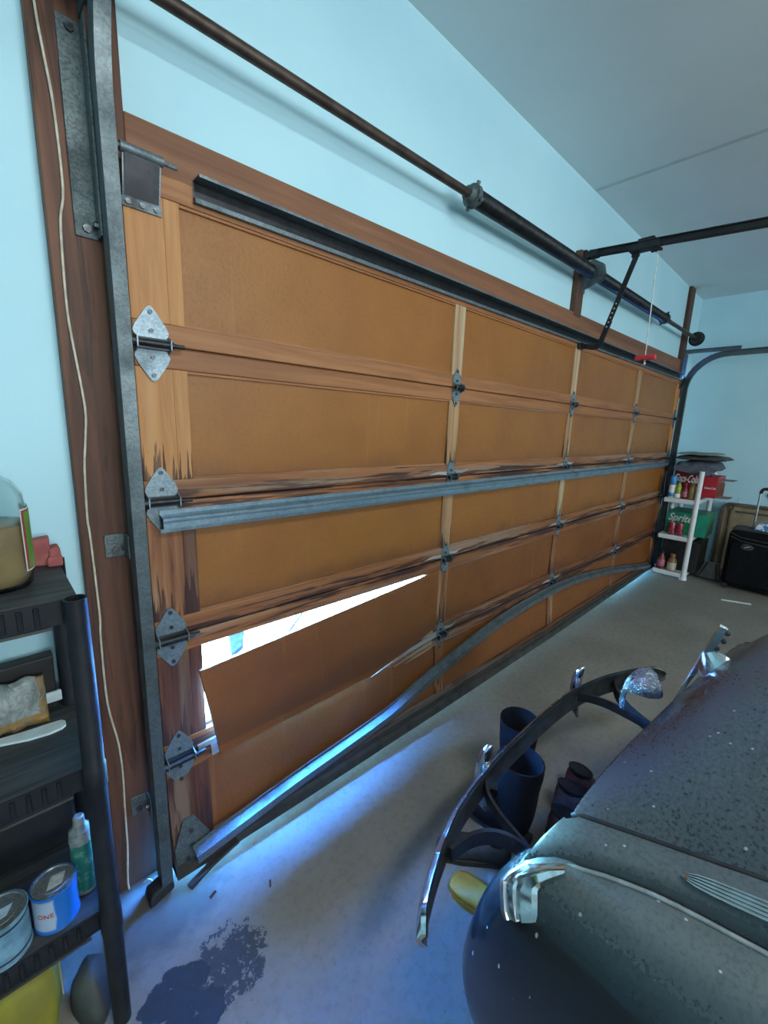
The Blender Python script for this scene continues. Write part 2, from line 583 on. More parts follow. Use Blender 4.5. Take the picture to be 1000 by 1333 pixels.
    g.set(Base_Color=g.mix(n, (0.01, 0.013, 0.015), (0.02, 0.024, 0.026)), Roughness=0.06)
    MAT['glass_dark'] = g.m
    # goods
    MAT['blackplastic'] = simple('black_shelf_plastic', (0.009, 0.010, 0.014), (0.015, 0.017, 0.021), 0.5, 0, 14, 0.1, spec=0.3)
    MAT['shelftop'] = wood('grained_shelf_plastic', (0.060, 0.066, 0.066), (0.016, 0.018, 0.020), 'X', 0.6, fine=1.6)
    MAT['whiteplastic'] = simple('white_plastic', (0.74, 0.80, 0.82), (0.66, 0.72, 0.75), 0.5, 0, 10, 0.03)
    MAT['leg'] = simple('black_leather', (0.02, 0.02, 0.022), None, 0.5)
build_materials()
M = MAT

# ------------------------------------------------------------------ setting
WY = 0.066          # interior face of the front wall
CZ = 2.85           # ceiling height
RX = 5.42           # right wall
LX, BY = -2.6, -6.2

def struct(name, bm, mat, **k):
    return mk(name, bm, mat, kind='structure', **k)

struct('floor', mbox((LX - 0.2, BY - 0.2, -0.15), (RX + 0.2, 0.12, 0.0)), M['floor'])
ceil = struct('ceiling', mbox((LX - 0.2, BY - 0.2, CZ), (RX + 0.2, 0.26, CZ + 0.15)), M['ceiling'])
mk('drywall_joint', mbox((2.50, -3.4, CZ - 0.0015), (2.53, 0.06, CZ + 0.001)), M['joint'], ceil)
bm = new()
box(bm, (LX - 0.2, WY, 0.13), (-0.10, 0.26, CZ))
box(bm, (4.90, WY, 0.0), (RX + 0.2, 0.26, CZ))
box(bm, (-0.10, WY, 2.02), (4.90, 0.26, CZ))
wf = struct('wall_front', bm, M['wall'])
struct('baseboard_front', mbox((LX - 0.2, WY - 0.012, 0.0), (-0.10, 0.26, 0.13)), M['concrete'])
struct('wall_right', mbox((RX, BY - 0.2, 0), (RX + 0.2, WY, CZ)), M['wall'])
struct('wall_left', mbox((LX - 0.2, BY - 0.2, 0), (LX, WY, CZ)), M['wall'])
bm = new()
box(bm, (LX, BY - 0.2, 0), (-0.9, BY, CZ)); box(bm, (2.7, BY - 0.2, 0), (RX, BY, CZ))
box(bm, (-0.9, BY - 0.2, 0), (2.7, BY, 0.85)); box(bm, (-0.9, BY - 0.2, 2.45), (2.7, BY, CZ))
struct('wall_back', bm, M['wall'])
bm = new()
for x0 in (-0.9, 0.85, 2.65):
    box(bm, (x0, BY - 0.12, 0.85), (x0 + 0.05, BY - 0.04, 2.45))
box(bm, (-0.9, BY - 0.12, 0.85), (2.7, BY - 0.04, 0.90)); box(bm, (-0.9, BY - 0.12, 2.40), (2.7, BY - 0.04, 2.45))
win = struct('window_1', bm, M['whiteplastic'])
g = G('frosted_pane'); g.set(Base_Color=g.mix(g.noise(g.obj, 3), (0.8, 0.85, 0.88), (0.75, 0.8, 0.84)), Roughness=0.4)
for x0 in (-0.85, 0.90):
    mk('pane', mbox((x0, BY - 0.085, 0.90), (x0 + 1.75 - (0 if x0 > 0 else 0.05), BY - 0.075, 2.40)), g.m, win)
# jambs and header
struct('trim_1', mbox((-0.216, 0.036, 0.0), (-0.050, WY + 0.02, CZ)), M['jamb'], bevel=0.003)
struct('trim_2', mbox((4.845, 0.036, 0.0), (4.985, WY + 0.02, CZ)), M['jamb'], bevel=0.003)
bm = new()
prism(bm, [(-0.0505, 1.955), (4.8455, 1.985), (4.8455, 2.168), (-0.0505, 2.094)], 'Y', 0.036, WY + 0.02)
struct('trim_3', bm, M['header'], bevel=0.003)

# outside
struct('floor_driveway', mbox((-14, 0.12, -0.16), (20, 30, -0.01)), M['drive'])
bm = new()
for pts in ([(0.95, 1.10), (1.25, 1.35), (1.42, 1.60), (1.75, 1.75)], [(1.25, 1.35), (1.45, 1.22), (1.9, 1.24)]):
    sweep(bm, [(x, y, -0.008) for x, y in pts], [(-0.006, 0), (0.006, 0), (0.006, 0.003), (-0.006, 0.003)])
mk('driveway_crack_filler', bm, simple('tar_filler', (0.006, 0.006, 0.006), (0.003, 0.003, 0.003), 0.9, spec=0.0), None, 'dark crack filler line on bright driveway outside the broken panel', 'crack filler')
bm = new()
loft(bm, [[(0.60, 1.10, -0.009), (0.70, 1.16, -0.009), (0.82, 1.40, -0.009), (0.70, 1.38, -0.009)], [(0.61, 1.11, 0.012), (0.695, 1.165, 0.015), (0.81, 1.39, 0.012), (0.705, 1.372, 0.018)]])
mk('blue_bag', bm, simple('faded_blue_plastic', (0.0085, 0.0068, 0.0058), (0.005, 0.0042, 0.004), 0.9, spec=0.0), None, 'faded blue plastic scrap on the bright driveway outside the gap', 'plastic scrap')
bm = new()
loft(bm, [[(0.15, 0.48, -0.009), (0.24, 0.50, -0.009), (0.28, 0.66, -0.009), (0.17, 0.66, -0.009)], [(0.155, 0.485, 0.01), (0.235, 0.505, 0.012), (0.275, 0.65, 0.012), (0.175, 0.655, 0.01)]])
mk('paper_scrap', bm, simple('printed_paper', (0.012, 0.015, 0.018), (0.002, 0.004, 0.006), 0.9, 0, 40, spec=0.0), None, 'blue and white paper scrap outside the narrow slit beside panel', 'paper')

# ceiling fluorescent fixture behind the camera
fx = thing('ceiling_lamp', (0.3, -2.0, CZ), 'white twin-tube fluorescent lamp on the garage ceiling', 'ceiling lamp')
mk('lamp_housing', mbox((-0.4, -2.12, CZ - 0.06), (1.0, -1.88, CZ)), M['whiteplastic'], fx, bevel=0.01)
g = G('lit_tube'); g.set(Base_Color=(0.9, 0.9, 0.9), Emission_Color=g.mix(g.noise(g.obj, 2), (0.92, 1.0, 0.98), (0.9, 0.98, 1.0)), Emission_Strength=10.0)
for yy in (-2.06, -1.94):
    bm = new(); cyl(bm, (-0.36, yy, CZ - 0.085), (0.96, yy, CZ - 0.085), 0.016, 12)
    mk('tube', bm, g.m, fx, smooth=True)
add_light('ceiling_lamp_light', 'AREA', (0.3, -2.0, CZ - 0.11), (0, 0, -1), LAMP_POWER, (0.95, 1.0, 0.98), size=(1.3, 0.2))

# ------------------------------------------------------------------ garage door
H = 0.396
XL, XR = -0.075, 4.865
XS = [1.2, 2.4, 3.6]
SW = 0.036   # half stile
door = thing('garage_door', (2.4, 0.0, 0.0), 'wide amber wooden sectional garage door with broken lower left panel', 'garage door')

def dent(x, z):
    """the lowest section is pushed inward"""
    if z >= H: return 0.0
    k = interp([(-0.1, 0.028), (1.2, 0.035), (2.4, 0.035), (3.6, 0.022), (4.9, 0.012)], x)
    return -k * (1 - z / H)

def bend(bm):
    for v in bm.verts:
        v.co.y += dent(v.co.x, v.co.z)
    return bm

def board(x0, x1, z0, z1, y0=0.0, y1=0.034, nx=1, lap=0.0):
    bm = new()
    rings = []
    if lap:
        # rabbeted edge: the outer half of the board is shifted so that adjoining sections overlap
        ym = (y0 + y1) / 2
        for i in range(nx + 1):
            x = x0 + (x1 - x0) * i / nx
            rings.append([(x, y0, z0), (x, ym, z0), (x, ym, z0 + lap), (x, y1, z0 + lap), (x, y1, z1 + lap), (x, ym, z1 + lap), (x, ym, z1), (x, y0, z1)])
        loft(bm, rings)
        return bend(bm)
    for i in range(nx + 1):
        x = x0 + (x1 - x0) * i / nx
        rings.append([(x, y0, z0), (x, y1, z0), (x, y1, z1), (x, y0, z1)])
    loft(bm, rings)
    return bend(bm)

RH = 0.052
gap = 0.0025
for k in range(5):                     # k=0 bottom section
    z0, z1 = k * H + (0.012 if k == 0 else gap), (k + 1) * H - gap
    mr = M['rail_top'] if k == 4 else M['rail_mid'] if k in (3, 2) else M['rail_low']
    # rails
    if k == 0:
        mk('rail', board(XL, XR, z0, z0 + 0.075, nx=12), M['rail_rot'], door, bevel=0.003)
        for a, b in ((XL, 0.105), (0.86, XR)):
            mk('rail', board(a, b, z1 - RH, z1, nx=1 if b < 1 else 10, lap=0.012), mr, door, bevel=0.003)
    elif k == 1:
        for a, b in ((XL, 0.090), (0.80, XR)):
            mk('rail', board(a, b, z0, z0 + RH, lap=0.012), mr, door, bevel=0.003)
        mk('rail', board(XL, XR, z1 - RH, z1, lap=0.0 if k == 4 else 0.012), M['rail_mid'], door, bevel=0.003)
    else:
        mk('rail', board(XL, XR, z0, z0 + RH, lap=0.012), M['rail_top'] if k == 4 else M['rail_mid'], door, bevel=0.003)
        mk('rail', board(XL, XR, z1 - RH, z1, lap=0.0 if k == 4 else 0.012), M['rail_top'] if k >= 3 else M['rail_mid'], door, bevel=0.003)
    za, zb = z0 + (0.075 if k == 0 else RH), z1 - RH
    ms = M['stile_top'] if k >= 3 else M['stile_mid']
    # end stiles (two boards at each end) and inner stiles, standing a hair behind the rails
    for a, b in ((XL, 0.0125), (0.0120, 0.050), (4.740, 4.7775), (4.777, XR)):
        mk('stile', board(a, b, za, zb, 0.001), M['stile_red'] if (k <= 2 and a > 0.01 and a < 1) or k <= 1 and a < 1 else ms, door, bevel=0.002)
    for x in XS:
        mk('stile', board(x - SW, x + SW, za, zb, 0.001), M['stile_pale'] if k >= 2 else ms, door, bevel=0.002)
    # panels
    edges = [0.050] + XS + [4.740]
    for c in range(4):
        if k == 1 and c == 0: continue
        a = edges[c] + (SW if c else 0)
        b = edges[c + 1] - (SW if c < 3 else 0)
        zt = zb if not (k == 0 and c == 0) else 0.415
        mk('panel', board(a - 0.008, b + 0.008, za - 0.008, zt + 0.008, 0.012, 0.020, nx=3), M['panel'] if k >= 2 else M['panel_low'], door)
        if k >= 1:
            # thin moulding ledge around the panel opening
            bm = new()
            for (p, q) in (((a, zb - 0.007), (b, zb)), ((a, za), (b, za + 0.007))):
                box(bm, (p[0], 0.005, p[1]), (q[0], 0.012, q[1]))
            mk('moulding', bend(bm), mr, door)

# the torn-loose panel: swung down about its upper right corner, standing in front of the frame
def torn_panel():
    bm = new()
    top = [(0.035, -0.012, 0.662), (0.36, -0.010, 0.684), (0.75, -0.008, 0.712), (1.02, -0.006, 0.731), (1.160, -0.004, 0.745)]
    bot = [(0.078, -0.038, 0.366), (0.36, -0.034, 0.371), (0.70, -0.028, 0.374), (0.93, -0.018, 0.402), (1.160, -0.006, 0.448)]
    n = 5
    g1, g2 = [], []
    for a, b in zip(top, bot):
        A, B = Vector(a), Vector(b)
        g1.append([A.lerp(B, i / n) for i in range(n + 1)])
    for col in g1:
        g2.append([p + Vector((0, 0.011, 0)) for p in col])
    R1 = [[bm.verts.new(p) for p in c] for c in g1]
    R2 = [[bm.verts.new(p) for p in c] for c in g2]
    nc = len(R1)
    for i in range(nc - 1):
        for j in range(n):
            bm.faces.new((R1[i][j], R1[i + 1][j], R1[i + 1][j + 1], R1[i][j + 1]))
            bm.faces.new((R2[i][j + 1], R2[i + 1][j + 1], R2[i + 1][j], R2[i][j]))
        bm.faces.new((R1[i][0], R2[i][0], R2[i + 1][0], R1[i + 1][0]))
        bm.faces.new((R1[i][n], R1[i + 1][n], R2[i + 1][n], R2[i][n]))
    for j in range(n):
        bm.faces.new((R1[0][j], R1[0][j + 1], R2[0][j + 1], R2[0][j]))
        bm.faces.new((R1[-1][j + 1], R1[-1][j], R2[-1][j], R2[-1][j + 1]))
    return bm
mk('panel', torn_panel(), M['panel_low'], door, 'loose hardboard panel hanging askew below the bright gap')

# splintered rail ends beside the torn panel
for (x0, z, ln, dz, th) in ((0.80, 0.405, 0.38, 0.045, 0.012), (0.74, 0.398, 0.36, 0.05, 0.008), (0.84, 0.432, 0.30, 0.030, 0.007), (0.88, 0.372, 0.26, 0.030, 0.010), (0.95, 0.350, 0.20, 0.020, 0.006)):
    bm = new()
    sweep(bm, [(x0, -0.006, z - dz), (x0 + ln * 0.5, -0.004, z - dz * 0.4), (x0 + ln, 0.0, z)], [(-0.004, -th), (0.004, -th), (0.004, th), (-0.004, th)], scales=[0.15, 0.8, 1.0])
    mk('splinter', bm, M['splinter'] if th < 0.011 else M['greywood'], door)
for (x0, x1, z, th) in ((0.06, 0.13, 0.372, 0.022), (0.02, 0.11, 0.40, 0.008)):
    bm = new()
    sweep(bm, [(x0, -0.003, z), (x0 + 0.04, -0.004, z + 0.004), (x1, -0.006, z + 0.010)], [(-0.004, -th), (0.004, -th), (0.004, th), (-0.004, th)], scales=[1, 0.95, 0.7])
    mk('splinter', bm, M['greywood'], door)
# pale splinters on the lower stiles around the hinges
for x in XS:
    for zc in (H, 2 * H, 3 * H):
        for s in (-1, 1):
            bm = new()
            L = 0.10 + 0.03 * random.random()
            sweep(bm, [(x + s * 0.03, -0.002, zc + s * 0.004 + 0.02), (x + s * (0.03 + L * 0.5), -0.003, zc + 0.02), (x + s * (0.03 + L), -0.001, zc + 0.022 + 0.008 * s)], [(-0.002, -0.008), (0.002, -0.008), (0.002, 0.008), (-0.002, 0.008)], scales=[1, 0.8, 0.15])
            mk('splinter', bend(bm), M['greywood'], door)

# hinges -------------------------------------------------------------
def hinge_proto(wide):
    hw, hh = (0.041, 0.090) if wide else (0.029, 0.082)
    bm = new()
    up = [(-hw * 0.85, 0.012), (hw * 0.85, 0.012), (hw, 0.03), (hw * 0.85, 0.045), (hw * 0.22, hh - 0.006), (0, hh), (-hw * 0.22, hh - 0.006), (-hw * 0.85, 0.045), (-hw, 0.03)]
    prism(bm, up, 'Y', -0.004, -0.0005)
    lo = [(x, -z) for x, z in up][::-1]
    prism(bm, lo, 'Y', -0.004, -0.0005)
    # folded knuckle cheeks
    for s in (-1, 1):
        prism(bm, [(-0.030, -0.012), (-0.0005, -0.022), (-0.0005, 0.022), (-0.030, 0.012)], 'X', s * hw * 0.93 - 0.0015, s * hw * 0.93 + 0.0015)
    h = mk('hinge', bm, M['hinge'], door, origin=(0, 0, 0))
    WL[h] = Vector((0, 0, 0)); h.location = -WL[door]
    bm = new()
    cyl(bm, (-hw - 0.004, -0.021, 0), (hw + 0.004, -0.021, 0), 0.0085, 12)
    box(bm, (-hw * 0.9, -0.020, -0.013), (hw * 0.9, -0.004, 0.013))
    if wide:
        cyl(bm, (hw, -0.021, 0), (hw + 0.030, -0.021, 0.0), 0.0055, 10)
        cyl(bm, (-hw - 0.018, -0.021, 0), (-hw, -0.021, 0.0), 0.011, 10)
    else:
        cyl(bm, (hw, -0.021, 0), (hw + 0.012, -0.021, 0.0), 0.005, 8)
    p = mk('hinge_pin', bm, M['dark'], h, origin=(0, 0, 0), smooth=True)
    p.location = (0, 0, 0)
    for zz in (0.076, 0.032, -0.030, -0.074):
        zz *= hh / 0.09
        bm = new()
        cyl(bm, (0, -0.0075, 0), (0, -0.0035, 0), 0.0058, 6)
        b = mk('bolt', bm, M['bolt'], h, origin=(0, 0, 0))
        b.location = (0, 0, zz)
    return h
for wide, xs in ((True, [-0.034, 4.795]), (False, XS)):
    first = hinge_proto(wide)
    used = False
    for k in (4, 3, 2, 1):
        for x in xs:
            loc = Vector((x, dent(x, k * H), k * H))
            if not used:
                first.location = loc - WL[door]; WL[first] = loc; used = True
            else:
                copy_tree(first, door, loc)

# top roller brackets
for x, s in ((-0.035, 1), (4.825, -1)):
    bm = new()
    box(bm, (x - 0.042, -0.004, 1.880), (x + 0.042, -0.0005, 1.900))
    prism(bm, [(-0.004, 1.898), (-0.0005, 1.898), (-0.020, 1.985), (-0.028, 1.985)], 'X', x - 0.040, x + 0.040)
    br = mk('top_bracket', bm, M['strut_dull'], door)
    bm = new(); prism(bm, [(-0.0062, 1.902), (-0.0040, 1.902), (-0.0285, 1.978), (-0.0305, 1.978)], 'X', x - 0.036, x + 0.036)
    mk('slide_plate', bm, M['dark'], br)
    bm = new(); cyl(bm, (x - 0.044, -0.026, 1.988), (x + 0.044, -0.026, 1.988), 0.011, 12); cyl(bm, (x - s * 0.06, -0.026, 1.988), (x + s * 0.075, -0.026, 1.988), 0.0055, 10)
    mk('roller_stem', bm, M['strut_dull'], br, smooth=True)
    for dx in (-0.03, 0.0, 0.03):
        bm = new(); cyl(bm, (x + dx, -0.008, 1.890), (x + dx, -0.0035, 1.890), 0.006, 6); mk('bolt', bm, M['bolt'], br)
# bottom corner brackets
for x, s in ((-0.072, 1), (4.862, -1)):
    bm = new()
    prism(bm, [(x, 0.012), (x + s * 0.105, 0.012), (x + s * 0.105, 0.10), (x + s * 0.062, 0.185), (x + s * 0.03, 0.185), (x, 0.10)], 'Y', -0.006, -0.002)
    bb = mk('bottom_bracket', bend(bm), M['plate'], door)
    for (dx, z) in ((0.035, 0.05), (0.07, 0.05), (0.05, 0.09), (0.05, 0.14)):
        bm = new(); cyl(bm, (x + s * dx, -0.011, z), (x + s * dx, -0.004, z), 0.007, 6); mk('bolt', bend(bm), M['bolt'], bb)
# struts -------------------------------------------------------------
HAT = [(-0.031, 0.0), (-0.018, 0.0), (-0.012, 0.030), (0.012, 0.030), (0.018, 0.0), (0.031, 0.0), (0.031, 0.003), (0.020, 0.003), (0.014, 0.034), (-0.014, 0.034), (-0.020, 0.003), (-0.031, 0.003)]
def hat(path, scale=1.0):
    bm = new()
    # side axis = T x up; want b along -Y (into the room), a along Z
    P, T = frames(path)
    rings = []
    for p, t in zip(P, T):
        n = Vector((0, -1, 0)); n = (n - t * n.dot(t)).normalized()
        s = t.cross(n).normalized()
        rings.append([p + s * a * scale + n * (b * scale + 0.0006) for a, b in HAT])
    loft(bm, rings)
    return bm
sm_ = mk('strut', hat([(-0.045, -0.004, 1.132), (4.72, -0.004, 1.132)]), M['strut'], door, 'straight galvanised strut across the middle of the door')
bm = new(); cyl(bm, (-0.046, -0.0385, 1.137), (4.72, -0.0385, 1.137), 0.0035, 6); mk('rib', bm, M['strut'], sm_)
# top strut: channel with open front
bm = new()
zt = 1.962
prof = [(-0.0006, -0.027), (-0.0006, 0.026), (-0.046, 0.026), (-0.046, 0.019), (-0.044, 0.019), (-0.044, 0.023), (-0.003, 0.023), (-0.003, -0.013), (-0.016, -0.016), (-0.016, -0.027)]
rings = []
for x, dz in ((0.085, 0.0), (4.72, 0.022)):
    rings.append([(x, y, zt + dz + z) for y, z in prof])
loft(bm, rings)
tst = mk('strut', bm, M['strut_dull'], door, 'dark open channel strut along the door top')
bm = new()
loft(bm, [[(x, y, zt + dz + z) for y, z in ((-0.0032, -0.0125), (-0.0032, 0.0225), (-0.0042, 0.0225), (-0.0042, -0.0125))] for x, dz in ((0.087, 0.0), (4.718, 0.022))])
mk('channel_shade', bm, M['dark'], tst)  # dark sheet inside the channel, painting in the shadow of its hollow
bp = [(-0.02, 0.062), (0.33, 0.106), (0.80, 0.150), (1.07, 0.212), (1.50, 0.288), (1.80, 0.325), (2.12, 0.342), (2.47, 0.345), (2.90, 0.320), (3.52, 0.245), (4.10, 0.150), (4.60, 0.072)]
path = [Vector((p.x, dent(p.x, p.z) - 0.012, p.z)) for p in cr([(x, 0, z) for x, z in bp], 4)]
mk('strut', hat(path, 1.0), M['strut_dull'], door, 'bowed galvanised strut buckled away from the lowest section')
# bottom seal and retainer
rings = []
for i in range(13):
    x = XL + (XR - XL) * i / 12
    dy = dent(x, 0)
    zz = interp([(-0.1, 0.009), (0.25, 0.004), (1.5, 0.002), (3.2, 0.002), (4.0, 0.006), (4.9, 0.008)], x)
    rings.append([(x, dy - 0.020, zz), (x, dy + 0.036, zz), (x, dy + 0.040, zz + 0.03), (x, dy - 0.001, zz + 0.035), (x, dy - 0.016, zz + 0.030)])
bm = new(); loft(bm, rings)
mk('bottom_seal', bm, M['rubber'], door)
rings = []
for i in range(13):
    x = XL + 0.12 + (XR - XL - 0.14) * i / 12
    dy = dent(x, 0.05)
    rings.append([(x, dy - 0.004, 0.040), (x, dy - 0.0005, 0.040), (x, dy - 0.0005, 0.062), (x, dy - 0.004, 0.062)])
bm = new(); loft(bm, rings)
mk('seal_retainer', bm, M['rubber'], door)

# ------------------------------------------------------------------ tracks
def track(name, xw, s, label, zs=1.88):
    t = thing(name, (xw, -0.03, 0.0), label, 'door track')
    path = [(xw, -0.030, 0.03), (xw, -0.030, 0.9), (xw, -0.030, zs)]
    R = 0.32
    for k in range(1, 11):
        a = PI / 2 * k / 10
        path.append((xw, -0.030 - R * (1 - math.cos(a)), zs + R * math.sin(a)))
    path.append((xw, -2.45, zs + R + 0.02))
    # section in (lateral from web toward door, across)
    P, T = frames(path)
    prof = [(0, -0.026), (0.036, -0.026), (0.036, -0.021), (0.003, -0.023), (0.003, 0.023), (0.030, 0.021), (0.030, 0.026), (0, 0.026)]
    rings = []
    for p, tt in zip(P, T):
        a = Vector((s, 0, 0))
        b = a.cross(tt).normalized()
        if s > 0: b = -b      # + b towards the room / floor side
        rings.append([p + a * u + b * (-v) for u, v in prof])
    bm = new(); loft(bm, rings)
    mk('rail', bm, M['track'], t, smooth=True)
    return t
tl = track('door_track', -0.120, 1, 'dark steel vertical door track along the left brown post', 2.06)
tr = track('door_track', 4.898, -1, 'dark steel door track curving back at the far right end')

def angle_plate(t, x0, x1, z0, z1, dx, mat, taper=0.0, holes=2):
    """plate on jamb face plus flange standing out to the track"""
    bm = new()
    prism(bm, [(x0, z0), (x1, z0), (x1, z1), (x0 + taper, z1)], 'Y', 0.031, 0.036)
    xe = x1 if dx > 0 else x0
    box(bm, (xe - 0.004, -0.010, z0), (xe, 0.036, z1))
    b = mk('jamb_bracket', bm, mat, t, bevel=0.001)
    for i in range(holes):
        zz = z0 + 0.018 + (z1 - z0 - 0.036) * (i / max(1, holes - 1))
        bm = new(); cyl(bm, ((x0 + x1) / 2, 0.024, zz), ((x0 + x1) / 2, 0.033, zz), 0.009, 6); mk('bolt', bm, M['bolt'], b)
    bm = new(); cyl(bm, (xe - 0.012, 0.012, z0 + 0.025), (xe + 0.006, 0.012, z0 + 0.025), 0.007, 6); mk('bolt', bm, M['bolt'], b)
    return b
angle_plate(tl, -0.166, -0.1205, 1.80, 2.215, 1, M['plate'], 0.0, 2)
angle_plate(tl, -0.168, -0.1205, 1.045, 1.105, 1, M['plate'], 0, 1)
angle_plate(tl, -0.166, -0.1205, 0.245, 0.305, 1, M['plate'], 0, 1)
angle_plate(tr, 4.898, 4.95, 1.80, 2.22, -1, M['track'], 0.0, 2)
angle_plate(tr, 4.898, 4.95, 1.05, 1.11, -1, M['track'], 0, 1)
for t, x in ((tl, -0.123), (tr, 4.900)):
    bm = new(); box(bm, (x - 0.002, -0.42, 2.225), (x + 0.002, 0.036, 2.262)); box(bm, (x - 0.02, -0.42, 2.258), (x + 0.02, 0.036, 2.262))
    mk('brace', bm, M['track'], t)
# dark foot of the left track
bm = new()
loft(bm, [[(-0.16, -0.075, 0.0), (-0.085, -0.055, 0.0), (-0.085, 0.0, 0.0), (-0.16, -0.01, 0.0)], [(-0.155, -0.066, 0.028), (-0.09, -0.05, 0.035), (-0.09, -0.004, 0.035), (-0.155, -0.014, 0.028)]])
mk('track_foot', bm, M['iron'], tl, bevel=0.006)

# torsion shaft ------------------------------------------------------
def sz(x): return 2.2995 + 0.0142 * x
SY = -0.045
ts = thing('torsion_spring', (2.4, SY, 2.3), 'black torsion springs on a long rusty shaft above the door', 'torsion spring')
bm = new(); cyl(bm, (-0.22, SY, sz(-0.22)), (5.0, SY, sz(5.0)), 0.0155, 14)
mk('shaft', bm, M['shaft'], ts, smooth=True)
def coil(x0, x1, R=0.029, wire=0.0052, pitch=0.0104, seg=14):
    n = int((x1 - x0) / pitch * seg)
    bm = new()
    rings = []
    for i in range(n + 1):
        a = 2 * PI * i / seg
        x = x0 + (x1 - x0) * i / n
        cy, cz = math.cos(a), math.sin(a)
        rad = Vector((0, cy, cz))
        c = Vector((x, SY + R * cy, sz(x) + R * cz))
        rings.append([c + rad * (wire * math.cos(q)) + Vector((wire * math.sin(q), 0, 0)) for q in (0, 1.257, 2.513, 3.770, 5.027)])
    loft(bm, rings)
    return bm
for a, b in ((1.20, 2.325), (2.46, 3.80)):
    mk('spring', coil(a, b), M['spring'], ts, smooth='all')
def cone(x, s):
    bm = new()
    lathe(bm, [(0.015, -0.045 * s), (0.026, -0.045 * s), (0.030, -0.02 * s), (0.042, -0.018 * s), (0.042, 0.004 * s), (0.030, 0.01 * s), (0.022, 0.05 * s), (0.015, 0.05 * s)], (x, SY, sz(x)), 18, 'X')
    for k in range(4):
        a = k * PI / 2 + 0.5
        cyl(bm, (x - 0.006 * s, SY + 0.036 * math.cos(a), sz(x) + 0.036 * math.sin(a)), (x - 0.006 * s, SY + 0.053 * math.cos(a), sz(x) + 0.053 * math.sin(a)), 0.008, 8)
    return bm
mk('winding_cone', cone(1.175, 1), M['plate'], ts, smooth=True)
mk('winding_cone', cone(3.825, -1), M['dark'], ts, smooth=True)
for x, s in ((2.335, -1), (2.45, 1)):
    bm = new(); lathe(bm, [(0.016, -0.02), (0.034, -0.02), (0.036, 0.0), (0.034, 0.02), (0.016, 0.02)], (x, SY, sz(x)), 18, 'X')
    mk('stationary_cone', bm, M['dark'], ts, smooth=True)
# centre bearing plate
bm = new()
zc = sz(2.395)
prism(bm, [(0.030, zc - 0.085), (0.030, zc + 0.07), (-0.03, zc + 0.085), (-0.085, zc + 0.05), (-0.098, zc + 0.0), (-0.085, zc - 0.035), (-0.04, zc - 0.06)], 'X', 2.393, 2.398)
box(bm, (2.398, 0.026, zc - 0.085), (2.445, 0.0299, zc + 0.07))
prism(bm, [(-0.085, zc + 0.045), (-0.085, zc + 0.052), (-0.028, zc + 0.087), (-0.028, zc + 0.080)], 'X', 2.398, 2.428)
prism(bm, [(-0.098, zc - 0.003), (-0.098, zc + 0.003), (-0.085, zc + 0.052), (-0.081, zc + 0.05)], 'X', 2.398, 2.428)
bp_ = mk('bearing_plate', bm, M['plate'], ts)
# cable drums
for x in (4.93, -0.13):
    bm = new(); lathe(bm, [(0.015, -0.035), (0.05, -0.035), (0.052, -0.02), (0.055, 0.01), (0.068, 0.014), (0.068, 0.022), (0.02, 0.024), (0.016, 0.03)], (x, SY, sz(x)), 24, 'X')
    mk('cable_drum', bm, M['iron'], ts, smooth=True)

mk('mounting_block', mbox((2.352, 0.030, 2.112), (2.442, WY + 0.01, 2.475)), M['block'], None, 'short brown wooden block on the wall behind the spring', 'wood block', bevel=0.003)

# ------------------------------------------------------------------ opener
op = thing('door_opener', (2.4, -0.3, 2.4), 'black door opener rail with trolley, arm and red release handle', 'door opener')
def rz(y): return 2.449 + 0.070 * (y - 0.02)
bm = new()
loft(bm, [[(2.4 + a, y, rz(y) + b) for a, b in ((-0.022, -0.012), (0.022, -0.012), (0.022, -0.006), (0.006, -0.006), (0.006, 0.018), (0.018, 0.018), (0.018, 0.023), (-0.018, 0.023), (-0.018, 0.018), (-0.006, 0.018), (-0.006, -0.006), (-0.022, -0.006))] for y in (0.000, -2.6)])
mk('rail', bm, M['iron'], op)
bm = new()
box(bm, (2.375, 0.012, 2.405), (2.425, 0.0298, 2.475)); box(bm, (2.374, -0.05, 2.428), (2.378, 0.03, 2.462)); box(bm, (2.422, -0.05, 2.428), (2.426, 0.03, 2.462))
mk('header_bracket', bm, M['iron'], op, bevel=0.002)
bm = new()
box(bm, (2.368, -0.37, rz(-0.3) - 0.026), (2.432, -0.225, rz(-0.3) + 0.008)); box(bm, (2.385, -0.34, rz(-0.3) + 0.008), (2.415, -0.26, rz(-0.3) + 0.036)); box(bm, (2.392, -0.275, rz(-0.3) - 0.05), (2.408, -0.235, rz(-0.3) - 0.026))
box(bm, (2.392, -0.385, rz(-0.3) - 0.045), (2.408, -0.33, rz(-0.3) - 0.033))
mk('trolley', bm, M['iron'], op, bevel=0.003)
def arm_bar(path, w=0.014, th=0.0035):
    bm = new()
    sweep(bm, path, [(-th, -w), (th, -w), (th, w), (-th, w)], upv=(0, 1, 0.3))
    return bm
arm = mk('arm', arm_bar([(2.40, -0.262, 2.392), (2.40, -0.128, 1.955)]), M['iron'], op)
mk('arm', arm_bar([(2.409, -0.16, 2.06), (2.409, -0.122, 1.938), (2.409, -0.106, 1.921), (2.409, -0.08, 1.920), (2.409, -0.012, 1.936)]), M['iron'], op)
for k in range(6):
    p = Vector((2.40, -0.262, 2.392)).lerp(Vector((2.40, -0.128, 1.955)), 0.56 + 0.055 * k)
    bm = new(); cyl(bm, p + Vector((-0.0042, 0, 0)), p + Vector((0.0042, 0, 0)), 0.004, 8); mk('hole', bm, M['whiteplastic'], arm)
